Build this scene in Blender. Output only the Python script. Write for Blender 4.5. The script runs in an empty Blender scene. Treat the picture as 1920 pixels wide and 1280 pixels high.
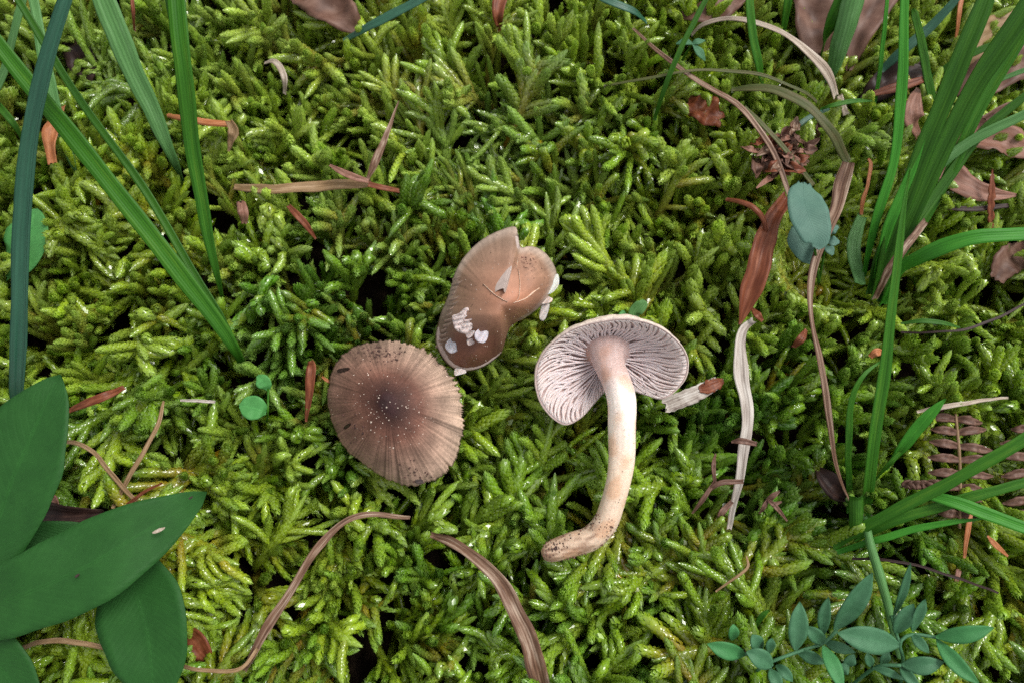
import bpy, math, random
import numpy as np
from mathutils import Vector

# ------------------------------------------------------------------ camera, sky, sun, exposure
SC = bpy.context.scene
COL = SC.collection
S = 0.01                       # everything below is written in centimetres
TILT = math.radians(14.0)
HCAM = 16.5
FPX = 1387.0                   # focal length in pixels of a 1920 px wide frame
cam_d = bpy.data.cameras.new('camera')
cam = bpy.data.objects.new('camera', cam_d)
COL.objects.link(cam)
cam_d.sensor_width = 36.0
cam_d.lens = 36.0 * FPX / 1920.0
cam_d.clip_start = 0.005
cam_d.clip_end = 60.0
cam.location = (0, 0, HCAM * S)
cam.rotation_euler = (TILT, 0, 0)
cam_d.dof.use_dof = True
cam_d.dof.focus_distance = 0.158
cam_d.dof.aperture_fstop = 20.0
SC.camera = cam

SUN_EL = math.radians(56)
SUN_AZ = math.radians(58)      # from +Y towards +X
world = bpy.data.worlds.new('World')
SC.world = world
world.use_nodes = True
wn = world.node_tree.nodes
wl = world.node_tree.links
for n in list(wn):
    wn.remove(n)
sky = wn.new('ShaderNodeTexSky')
sky.sky_type = 'NISHITA'
sky.sun_disc = False
sky.sun_elevation = SUN_EL
sky.sun_rotation = SUN_AZ
sky.dust_density = 3.0
hs = wn.new('ShaderNodeHueSaturation')
hs.inputs['Saturation'].default_value = 0.10
bg = wn.new('ShaderNodeBackground')
bg.inputs['Strength'].default_value = 0.15
wo = wn.new('ShaderNodeOutputWorld')
wl.new(sky.outputs[0], hs.inputs['Color'])
wl.new(hs.outputs[0], bg.inputs['Color'])
wl.new(bg.outputs[0], wo.inputs['Surface'])
sd = bpy.data.lights.new('sun', 'SUN')
sd.energy = 1.5
sd.angle = math.radians(24)
sd.color = (1.0, 0.97, 0.92)
sun = bpy.data.objects.new('sun', sd)
COL.objects.link(sun)
sdir = Vector((math.sin(SUN_AZ) * math.cos(SUN_EL), math.cos(SUN_AZ) * math.cos(SUN_EL), math.sin(SUN_EL)))
sun.rotation_euler = sdir.to_track_quat('Z', 'Y').to_euler()
sun.location = sdir * 2.0
SC.view_settings.view_transform = 'Standard'
SC.view_settings.look = 'None'
SC.view_settings.gamma = 1.0
SC.view_settings.use_curve_mapping = False
SC.view_settings.exposure = 0.66
SC.render.engine = 'CYCLES'
SC.cycles.max_bounces = 9
SC.cycles.diffuse_bounces = 7
SC.cycles.transmission_bounces = 7
SC.cycles.use_denoising = False

# ------------------------------------------------------------------ helpers
rng = np.random.default_rng(11)
random.seed(5)
R = random.uniform


def sines(seed, nw, lo, hi):
    g = np.random.default_rng(seed)
    k = g.uniform(lo, hi, nw)
    a = g.uniform(0, 2 * np.pi, nw)
    p = g.uniform(0, 2 * np.pi, nw)
    return k * np.cos(a), k * np.sin(a), p


def noise2(seed, x, y, lo=0.3, hi=0.9, nw=7):
    kx, ky, p = sines(seed, nw, lo, hi)
    x = np.asarray(x, float)
    y = np.asarray(y, float)
    v = np.zeros(np.broadcast(x, y).shape)
    for i in range(nw):
        v = v + np.sin(kx[i] * x + ky[i] * y + p[i])
    return v / math.sqrt(nw)


def canopy(x, y):
    return 0.22 * noise2(3, x, y, 0.25, 0.8)


CT, ST = math.cos(TILT), math.sin(TILT)


def ray(px, py):
    x, y, z = (px - 960) / FPX, (640 - py) / FPX, -1.0
    return np.array([x, y * CT - z * ST, y * ST + z * CT])


def P(px, py, h=0.0):
    """point h cm above the moss surface that stands at this place of the frame"""
    d = ray(px, py)
    z = h
    for _ in range(4):
        t = (z - HCAM) / d[2]
        q = np.array([0, 0, HCAM]) + d * t
        z = h + float(canopy(q[0], q[1]))
    return q


def pxcm(q):
    """cm covered by one pixel at a point"""
    v = np.asarray(q) - np.array([0, 0, HCAM])
    depth = abs(v[2] * CT - v[1] * ST)
    return depth / FPX


def nrm(v):
    v = np.asarray(v, float)
    return v / np.maximum(np.linalg.norm(v, axis=-1, keepdims=True), 1e-9)


def spline(pts, n):
    """Catmull-Rom through rows of pts, resampled evenly by chord length"""
    p = np.asarray(pts, float)
    if len(p) == 2:
        t = np.linspace(0, 1, n)[:, None]
        return p[0] * (1 - t) + p[1] * t
    ext = np.vstack([2 * p[0] - p[1], p, 2 * p[-1] - p[-2]])
    out = []
    m = 16
    for i in range(len(p) - 1):
        a, b, c, d = ext[i:i + 4]
        t = np.linspace(0, 1, m, endpoint=False)[:, None]
        out.append(0.5 * ((2 * b) + (c - a) * t + (2 * a - 5 * b + 4 * c - d) * t ** 2 + (3 * b - a - 3 * c + d) * t ** 3))
    out.append(p[-1][None])
    q = np.vstack(out)
    s = np.concatenate([[0], np.cumsum(np.linalg.norm(np.diff(q[:, :3], axis=0), axis=1))])
    u = np.linspace(0, s[-1], n)
    return np.stack([np.interp(u, s, q[:, k]) for k in range(q.shape[1])], 1)


def new_mesh(name, V, F, mat=None, uv=None, col=None, smooth=True):
    me = bpy.data.meshes.new(name)
    me.from_pydata([tuple(v) for v in np.asarray(V)], [], [tuple(int(i) for i in f) for f in F])
    if smooth:
        me.polygons.foreach_set('use_smooth', np.ones(len(me.polygons), bool))
    if uv is not None:
        lay = me.uv_layers.new(name='UVMap')
        vi = np.zeros(len(me.loops), np.int32)
        me.loops.foreach_get('vertex_index', vi)
        lay.data.foreach_set('uv', np.asarray(uv, np.float32)[vi].ravel())
    if col is not None:
        at = me.color_attributes.new('Col', 'FLOAT_COLOR', 'POINT')
        c = np.ones((len(me.vertices), 4), np.float32)
        c[:, :3] = col
        at.data.foreach_set('color', c.ravel())
    if mat:
        me.materials.append(mat)
    me.update()
    return me


def link(name, me, origin, parent=None):
    o = bpy.data.objects.new(name, me)
    COL.objects.link(o)
    loc = Vector([float(c) * S for c in origin])
    if parent is not None:
        o.parent = parent
        pw = Vector(parent['_w'])
        o.location = loc - pw
    else:
        o.location = loc
    o['_w'] = list(loc)
    return o


def build(name, V, F, mat, parent=None, uv=None, col=None, origin=None, smooth=True):
    V = np.asarray(V, float)
    if origin is None:
        origin = V[np.argmin(V[:, 2])] if len(V) else (0, 0, 0)
    me = new_mesh(name, (V - np.asarray(origin)) * S, F, mat, uv, col, smooth)
    return link(name, me, origin, parent)


def empty(name, origin):
    o = bpy.data.objects.new(name, None)
    COL.objects.link(o)
    o.empty_display_size = 0.005
    o.location = [float(c) * S for c in origin]
    o['_w'] = list(o.location)
    return o


def tag(o, label, cat, group=None):
    o['label'] = label
    o['category'] = cat
    if group:
        o['group'] = group
    return o


# ------------------------------------------------------------------ materials
def nodes(name):
    m = bpy.data.materials.new(name)
    m.use_nodes = True
    nt = m.node_tree
    b = nt.nodes['Principled BSDF']
    return m, nt.nodes, nt.links, b


def ramp(N, stops):
    r = N.new('ShaderNodeValToRGB')
    e = r.color_ramp.elements
    while len(e) < len(stops):
        e.new(0.5)
    for el, (p, c) in zip(e, stops):
        el.position = p
        el.color = (*c, 1)
    return r


def transl(N, L, b, colsock, amount):
    out = [n for n in N if n.type == 'OUTPUT_MATERIAL'][0]
    t = N.new('ShaderNodeBsdfTranslucent')
    mx = N.new('ShaderNodeMixShader')
    mx.inputs[0].default_value = amount
    L.new(colsock, t.inputs['Color'])
    L.new(b.outputs[0], mx.inputs[1])
    L.new(t.outputs[0], mx.inputs[2])
    L.new(mx.outputs[0], out.inputs['Surface'])


def blade_mat(name, stops, rough=0.5, veins=14, tr=0.25, vein_amt=0.10, streak=5.0, spec=0.22, blotch=0.0):
    """striped along its length: u across, v along; colours by streaky noise"""
    m, N, L, b = nodes(name)
    uv = N.new('ShaderNodeUVMap')
    mp = N.new('ShaderNodeMapping')
    mp.inputs['Scale'].default_value = (streak * 2, 2.6, 1)
    L.new(uv.outputs[0], mp.inputs[0])
    oi = N.new('ShaderNodeObjectInfo')
    L.new(oi.outputs['Random'], mp.inputs['Location'])
    nz = N.new('ShaderNodeTexNoise')
    nz.inputs['Scale'].default_value = 1.5
    nz.inputs['Detail'].default_value = 5
    L.new(mp.outputs[0], nz.inputs['Vector'])
    rp = ramp(N, stops)
    mp2 = N.new('ShaderNodeMapping')
    mp2.inputs['Scale'].default_value = (2.0, 5.0, 1)
    L.new(uv.outputs[0], mp2.inputs[0])
    L.new(oi.outputs['Random'], mp2.inputs['Location'])
    nz2 = N.new('ShaderNodeTexNoise')
    nz2.inputs['Scale'].default_value = 1.3
    nz2.inputs['Detail'].default_value = 6
    L.new(mp2.outputs[0], nz2.inputs['Vector'])
    av = N.new('ShaderNodeMath')
    av.operation = 'MULTIPLY_ADD'
    av.inputs[1].default_value = 0.55
    hf = N.new('ShaderNodeMath')
    hf.operation = 'MULTIPLY_ADD'
    hf.inputs[1].default_value = 0.9
    hf.inputs[2].default_value = -0.225
    L.new(nz2.outputs[0], hf.inputs[0])
    L.new(nz.outputs[0], av.inputs[0])
    L.new(hf.outputs[0], av.inputs[2])
    L.new(av.outputs[0], rp.inputs[0])
    # veins
    sep = N.new('ShaderNodeSeparateXYZ')
    L.new(uv.outputs[0], sep.inputs[0])
    mu = N.new('ShaderNodeMath')
    mu.operation = 'MULTIPLY'
    mu.inputs[1].default_value = veins * 6.283
    L.new(sep.outputs[0], mu.inputs[0])
    si = N.new('ShaderNodeMath')
    si.operation = 'SINE'
    L.new(mu.outputs[0], si.inputs[0])
    mr = N.new('ShaderNodeMapRange')
    mr.inputs[1].default_value = -1
    mr.inputs[2].default_value = 1
    mr.inputs[3].default_value = 1 - vein_amt
    mr.inputs[4].default_value = 1 + vein_amt * 0.5
    L.new(si.outputs[0], mr.inputs[0])
    hv = N.new('ShaderNodeHueSaturation')
    L.new(rp.outputs[0], hv.inputs['Color'])
    L.new(mr.outputs[0], hv.inputs['Value'])
    csock = hv.outputs[0]
    L.new(csock, b.inputs['Base Color'])
    b.inputs['Roughness'].default_value = rough
    b.inputs['Specular IOR Level'].default_value = spec
    bp = N.new('ShaderNodeBump')
    bp.inputs['Strength'].default_value = 0.16
    bp.inputs['Distance'].default_value = 0.0002
    L.new(si.outputs[0], bp.inputs['Height'])
    L.new(bp.outputs[0], b.inputs['Normal'])
    if tr > 0:
        transl(N, L, b, csock, tr)
    return m


def broad_mat(name, c1, c2, rough=0.5, tr=0.12, scale=180, side=0.12):
    """smooth leaf blade: mottled, paler midrib and faint side veins"""
    m, N, L, b = nodes(name)
    tc = N.new('ShaderNodeTexCoord')
    nz = N.new('ShaderNodeTexNoise')
    nz.inputs['Scale'].default_value = scale
    nz.inputs['Detail'].default_value = 7
    nz.inputs['Roughness'].default_value = 0.65
    L.new(tc.outputs['Object'], nz.inputs['Vector'])
    rp = ramp(N, [(0.3, c1), (0.7, c2)])
    L.new(nz.outputs[0], rp.inputs[0])
    uv = N.new('ShaderNodeUVMap')
    sep = N.new('ShaderNodeSeparateXYZ')
    L.new(uv.outputs[0], sep.inputs[0])
    ab = N.new('ShaderNodeMath')
    ab.operation = 'SUBTRACT'
    ab.inputs[1].default_value = 0.5
    L.new(sep.outputs[0], ab.inputs[0])
    a2 = N.new('ShaderNodeMath')
    a2.operation = 'ABSOLUTE'
    L.new(ab.outputs[0], a2.inputs[0])
    # side veins: sin((v - |u|*0.5) * k)
    ml = N.new('ShaderNodeMath')
    ml.operation = 'MULTIPLY_ADD'
    ml.inputs[1].default_value = -0.45
    L.new(a2.outputs[0], ml.inputs[0])
    L.new(sep.outputs[1], ml.inputs[2])
    mk = N.new('ShaderNodeMath')
    mk.operation = 'MULTIPLY'
    mk.inputs[1].default_value = 75
    L.new(ml.outputs[0], mk.inputs[0])
    si = N.new('ShaderNodeMath')
    si.operation = 'SINE'
    L.new(mk.outputs[0], si.inputs[0])
    pw = N.new('ShaderNodeMath')
    pw.operation = 'POWER'
    pw.inputs[1].default_value = 6
    L.new(si.outputs[0], pw.inputs[0])
    mr = N.new('ShaderNodeMapRange')
    mr.inputs[1].default_value = 0.0
    mr.inputs[2].default_value = 0.03
    mr.inputs[3].default_value = 1.25
    mr.inputs[4].default_value = 1.0
    L.new(a2.outputs[0], mr.inputs[0])
    m2 = N.new('ShaderNodeMath')
    m2.operation = 'MULTIPLY_ADD'
    m2.inputs[1].default_value = side
    L.new(pw.outputs[0], m2.inputs[0])
    L.new(mr.outputs[0], m2.inputs[2])
    hv = N.new('ShaderNodeHueSaturation')
    L.new(rp.outputs[0], hv.inputs['Color'])
    L.new(m2.outputs[0], hv.inputs['Value'])
    L.new(hv.outputs[0], b.inputs['Base Color'])
    b.inputs['Roughness'].default_value = rough
    b.inputs['Specular IOR Level'].default_value = 0.2
    bp = N.new('ShaderNodeBump')
    bp.inputs['Strength'].default_value = 0.3
    bp.inputs['Distance'].default_value = 0.0003
    ad = N.new('ShaderNodeMath')
    ad.operation = 'MULTIPLY_ADD'
    ad.inputs[1].default_value = -0.25
    L.new(pw.outputs[0], ad.inputs[0])
    L.new(nz.outputs[0], ad.inputs[2])
    L.new(ad.outputs[0], bp.inputs['Height'])
    L.new(bp.outputs[0], b.inputs['Normal'])
    if tr:
        transl(N, L, b, hv.outputs[0], tr)
    return m


def flesh_mat(name, rough=0.55, spec=0.4, nscale=900, namt=0.25, bump=0.4, sss=0.0, dirt=None, dirt_scale=350, dirt_lo=0.62):
    """vertex colour 'Col' with fine mottling, relief and optional soil stains"""
    m, N, L, b = nodes(name)
    at = N.new('ShaderNodeAttribute')
    at.attribute_name = 'Col'
    tc = N.new('ShaderNodeTexCoord')
    nz = N.new('ShaderNodeTexNoise')
    nz.inputs['Scale'].default_value = nscale
    nz.inputs['Detail'].default_value = 6
    nz.inputs['Roughness'].default_value = 0.7
    L.new(tc.outputs['Object'], nz.inputs['Vector'])
    mr = N.new('ShaderNodeMapRange')
    mr.inputs[1].default_value = 0.25
    mr.inputs[2].default_value = 0.75
    mr.inputs[3].default_value = 1 - namt
    mr.inputs[4].default_value = 1 + namt
    L.new(nz.outputs[0], mr.inputs[0])
    hv = N.new('ShaderNodeHueSaturation')
    L.new(at.outputs['Color'], hv.inputs['Color'])
    L.new(mr.outputs[0], hv.inputs['Value'])
    c = hv.outputs[0]
    if dirt:
        n2 = N.new('ShaderNodeTexNoise')
        n2.inputs['Scale'].default_value = dirt_scale
        n2.inputs['Detail'].default_value = 8
        n2.inputs['Roughness'].default_value = 0.75
        L.new(tc.outputs['Object'], n2.inputs['Vector'])
        m3 = N.new('ShaderNodeMapRange')
        m3.inputs[1].default_value = dirt_lo
        m3.inputs[2].default_value = dirt_lo + 0.06
        L.new(n2.outputs[0], m3.inputs[0])
        mx = N.new('ShaderNodeMix')
        mx.data_type = 'RGBA'
        L.new(m3.outputs[0], mx.inputs[0])
        L.new(c, mx.inputs[6])
        mx.inputs[7].default_value = (*dirt, 1)
        c = mx.outputs[2]
    L.new(c, b.inputs['Base Color'])
    b.inputs['Roughness'].default_value = rough
    b.inputs['Specular IOR Level'].default_value = spec
    if sss:
        b.inputs['Subsurface Weight'].default_value = sss
        b.inputs['Subsurface Radius'].default_value = (1.0, 0.6, 0.45)
        b.inputs['Subsurface Scale'].default_value = 0.0012
    bp = N.new('ShaderNodeBump')
    bp.inputs['Strength'].default_value = bump
    bp.inputs['Distance'].default_value = 0.0004
    L.new(nz.outputs[0], bp.inputs['Height'])
    L.new(bp.outputs[0], b.inputs['Normal'])
    return m


def moss_mat():
    m, N, L, b = nodes('moss')
    at = N.new('ShaderNodeAttribute')
    at.attribute_name = 'Col'
    L.new(at.outputs['Color'], b.inputs['Base Color'])
    b.inputs['Roughness'].default_value = 0.13
    b.inputs['Specular IOR Level'].default_value = 1.0
    transl(N, L, b, at.outputs['Color'], 0.42)
    return m


def soil_mat():
    m, N, L, b = nodes('soil')
    tc = N.new('ShaderNodeTexCoord')
    nz = N.new('ShaderNodeTexNoise')
    nz.inputs['Scale'].default_value = 220
    nz.inputs['Detail'].default_value = 8
    L.new(tc.outputs['Object'], nz.inputs['Vector'])
    rp = ramp(N, [(0.3, (0.006, 0.004, 0.003)), (0.55, (0.014, 0.009, 0.006)), (0.75, (0.035, 0.024, 0.014))])
    L.new(nz.outputs[0], rp.inputs[0])
    L.new(rp.outputs[0], b.inputs['Base Color'])
    b.inputs['Roughness'].default_value = 0.9
    b.inputs['Specular IOR Level'].default_value = 0.05
    bp = N.new('ShaderNodeBump')
    bp.inputs['Strength'].default_value = 0.8
    bp.inputs['Distance'].default_value = 0.002
    L.new(nz.outputs[0], bp.inputs['Height'])
    L.new(bp.outputs[0], b.inputs['Normal'])
    return m


M = {
    'grass': blade_mat('grass_green', [(0.25, (0.022, 0.105, 0.006)), (0.55, (0.040, 0.155, 0.009)), (0.8, (0.09, 0.21, 0.016))], veins=7),
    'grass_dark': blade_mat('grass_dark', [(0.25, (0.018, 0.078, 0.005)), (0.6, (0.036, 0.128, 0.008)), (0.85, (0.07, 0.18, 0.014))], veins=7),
    'grass_blue': blade_mat('grass_blue', [(0.25, (0.012, 0.060, 0.034)), (0.6, (0.022, 0.090, 0.050)), (0.85, (0.04, 0.13, 0.08))], veins=5, rough=0.4, tr=0.12, spec=0.4),
    'grass_pale': blade_mat('grass_pale', [(0.25, (0.07, 0.19, 0.05)), (0.6, (0.11, 0.26, 0.08)), (0.85, (0.17, 0.33, 0.14))], veins=6),
    'grass_bright': blade_mat('grass_bright', [(0.25, (0.030, 0.17, 0.012)), (0.6, (0.05, 0.24, 0.02)), (0.85, (0.09, 0.30, 0.03))], veins=6),
    'olive': blade_mat('stalk_olive', [(0.3, (0.05, 0.075, 0.018)), (0.6, (0.09, 0.085, 0.03)), (0.85, (0.12, 0.07, 0.035))], veins=4, tr=0.1),
    'straw': blade_mat('straw_pale', [(0.2, (0.16, 0.11, 0.085)), (0.45, (0.32, 0.25, 0.19)), (0.7, (0.46, 0.40, 0.33))], veins=6, tr=0.08, rough=0.55),
    'straw_white': blade_mat('straw_white', [(0.3, (0.13, 0.095, 0.08)), (0.45, (0.34, 0.29, 0.25)), (0.7, (0.54, 0.50, 0.45))], veins=6, tr=0.08, rough=0.55),
    'straw_brown': blade_mat('straw_brown', [(0.30, (0.045, 0.020, 0.013)), (0.5, (0.15, 0.080, 0.048)), (0.70, (0.36, 0.27, 0.20))], veins=6, tr=0.06, rough=0.5),
    'tan': blade_mat('dry_tan', [(0.25, (0.13, 0.075, 0.03)), (0.5, (0.24, 0.15, 0.075)), (0.8, (0.36, 0.25, 0.15))], veins=5, tr=0.1, rough=0.55),
    'rust': blade_mat('dry_rust', [(0.25, (0.07, 0.017, 0.008)), (0.5, (0.15, 0.042, 0.018)), (0.8, (0.27, 0.10, 0.05))], veins=4, tr=0.08, rough=0.45),
    'pink': blade_mat('dry_pink', [(0.25, (0.12, 0.055, 0.035)), (0.5, (0.22, 0.105, 0.072)), (0.8, (0.34, 0.20, 0.155))], veins=4, tr=0.1, rough=0.5),
    'dark': blade_mat('dry_dark', [(0.25, (0.010, 0.005, 0.004)), (0.5, (0.022, 0.010, 0.008)), (0.8, (0.055, 0.028, 0.020))], veins=4, tr=0.0, rough=0.5),
    'leafbrown': blade_mat('dry_leaf_brown', [(0.25, (0.055, 0.027, 0.018)), (0.5, (0.115, 0.058, 0.040)), (0.8, (0.21, 0.125, 0.092))], veins=1.5, tr=0.1, rough=0.5, streak=1.2, vein_amt=0.15),
    'orange': blade_mat('dry_orange', [(0.25, (0.22, 0.07, 0.02)), (0.5, (0.36, 0.13, 0.05)), (0.8, (0.45, 0.22, 0.11))], veins=3, tr=0.1, rough=0.45),
    'broad': broad_mat('broad_leaf', (0.011, 0.058, 0.009), (0.017, 0.080, 0.013), side=0.03, rough=0.6),
    'blueleaf': broad_mat('blue_green_leaf', (0.055, 0.125, 0.095), (0.085, 0.17, 0.125), rough=0.55),
    'vetch': broad_mat('vetch_leaflet', (0.036, 0.115, 0.052), (0.062, 0.165, 0.082), rough=0.5, scale=400),
    'vetch_green': broad_mat('vetch_leaflet_green', (0.035, 0.15, 0.045), (0.055, 0.20, 0.065), rough=0.5, scale=400),
    'round': broad_mat('round_leaf', (0.05, 0.20, 0.05), (0.08, 0.26, 0.07), rough=0.45, scale=300),
    'soil': soil_mat(),
    'moss': moss_mat(),
    'cap': flesh_mat('cap_skin', rough=0.6, spec=0.2, nscale=1100, namt=0.28, bump=0.5, dirt=(0.035, 0.015, 0.012), dirt_scale=330, dirt_lo=0.66),
    'capsmooth': flesh_mat('cap_skin_smooth', rough=0.5, spec=0.28, nscale=1000, namt=0.14, bump=0.25, dirt=(0.06, 0.02, 0.015), dirt_scale=500, dirt_lo=0.71),
    'gill': flesh_mat('gill_flesh', rough=0.6, nscale=1500, namt=0.12, bump=0.2, sss=0.25, dirt=(0.08, 0.05, 0.045), dirt_scale=900, dirt_lo=0.76),
    'stem': flesh_mat('stem_flesh', rough=0.5, nscale=1200, namt=0.12, bump=0.4, sss=0.2, dirt=(0.10, 0.05, 0.035), dirt_scale=700, dirt_lo=0.72),
    'white': flesh_mat('pale_flesh', rough=0.5, nscale=1500, namt=0.1, bump=0.3, sss=0.4),
    'crumb': flesh_mat('crumb', rough=0.7, nscale=2500, namt=0.4, bump=0.6),
}

# ------------------------------------------------------------------ ground
def make_ground():
    n = 60
    ax = np.concatenate([-np.geomspace(300, 20, 12), np.linspace(-18, 18, n), np.geomspace(20, 300, 12)])
    X, Y = np.meshgrid(ax, ax + 6)
    Z = -3.1 + 0.25 * noise2(8, X, Y, 0.4, 2.0) * (np.abs(X) < 40)
    V = np.stack([X.ravel(), Y.ravel(), Z.ravel()], 1)
    k = len(ax)
    F = [(j * k + i, j * k + i + 1, (j + 1) * k + i + 1, (j + 1) * k + i) for j in range(k - 1) for i in range(k - 1)]
    o = build('ground', V, F, M['soil'], origin=(0, 0, -2.6))
    o['kind'] = 'structure'


make_ground()

# ------------------------------------------------------------------ where the moss is pressed down or thin (cm above the moss surface)
PRESS = []          # (x, y, rx, ry, allowed z at the middle, steepness)


def press(px, py, rpx, z, k=1.6, rpy=None):
    q = P(px, py, 0)
    c = pxcm(q)
    PRESS.append((q[0], q[1], rpx * c, (rpy or rpx) * c, z, k))


for a in [(738, 775, 122, -0.35), (890, 625, 75, -0.35), (960, 520, 78, -0.1), (870, 660, 55, -0.35),
          (1080, 700, 75, -0.45), (1200, 670, 90, -0.45), (1140, 650, 80, -0.5),
          (1165, 790, 34, 0.05), (1160, 860, 34, 0.05), (1150, 930, 32, 0.0), (1130, 990, 32, -0.1), (1060, 1025, 34, -0.1),
          (200, 1060, 90, 0.0), (30, 900, 90, 0.1), (290, 1180, 80, -0.1), (30, 1120, 120, -0.3), (60, 1000, 60, -0.6), (60, 1230, 40, -0.5),
          (1880, 840, 60, -0.9), (1790, 850, 55, -0.7), (1730, 920, 45, -0.6), (145, 105, 42, -1.0), (1885, 480, 35, -0.9),
          (1320, 215, 45, -0.7), (1470, 290, 70, -0.25), (1590, 455, 52, -2.4), (1640, 490, 34, -2.2), (1420, 480, 50, -0.5),
          (1570, 60, 80, -0.6), (1790, 270, 70, -0.5), (1870, 160, 70, -0.6), (1680, 140, 45, -0.8), (630, 15, 45, -0.5), (1555, 900, 30, -0.6),
          (1850, 330, 60, -0.35), (1520, 400, 50, 0.1), (1410, 740, 20, 0.15), (1300, 735, 40, 0.1), (1620, 1150, 90, -0.1), (1450, 1210, 60, -0.1), (1760, 1190, 70, -0.1),
          (940, 20, 25, -0.5), (95, 250, 22, -0.2), (475, 765, 26, 0.0), (100, 960, 40, -0.5), (365, 1205, 30, -0.8), (1640, 520, 30, -0.9)]:
    press(*a)
for a in [(480, 430, 45, -0.7), (520, 470, 55, -0.6), (620, 560, 30, -0.7), (420, 590, 30, -0.9), (340, 610, 22, -0.9), (180, 480, 18, -0.9), (160, 465, 14, -0.9),
          (690, 440, 30, -0.8), (1010, 380, 35, -0.6), (1190, 300, 25, -0.7), (1000, 240, 22, -0.7), (860, 980, 50, -0.9), (720, 920, 45, -1.0), (590, 850, 25, -0.9),
          (530, 1130, 30, -0.9), (850, 1120, 40, -0.9), (960, 1070, 35, -0.8), (1230, 1100, 28, -0.8), (1440, 1010, 22, -0.9), (1250, 870, 26, -0.9), (1420, 400, 26, -0.7),
          (1330, 880, 25, -0.8), (640, 200, 22, -0.7), (450, 215, 20, -0.7), (1760, 960, 30, -0.9), (700, 1150, 36, -1.0), (1130, 1180, 36, -0.9), (880, 1230, 30, -0.9), (420, 1150, 28, -0.9),
          (370, 980, 25, -0.9), (1000, 890, 26, -0.7), (780, 560, 30, -0.6), (1350, 560, 25, -0.7), (1180, 220, 20, -0.7)]:
    press(a[0], a[1], a[2] * 0.8, a[3], k=1.3)


def allowed(x, y):
    z = np.full(np.shape(x), 9.0)
    for (cx, cy, rx, ry, z0, k) in PRESS:
        d = np.sqrt(((x - cx) / rx) ** 2 + ((y - cy) / ry) ** 2)
        ext = np.maximum(0, d - 1.0) * min(rx, ry)
        z = np.minimum(z, z0 + k * ext + 0.15 * np.minimum(d, 1))
    return z


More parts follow.
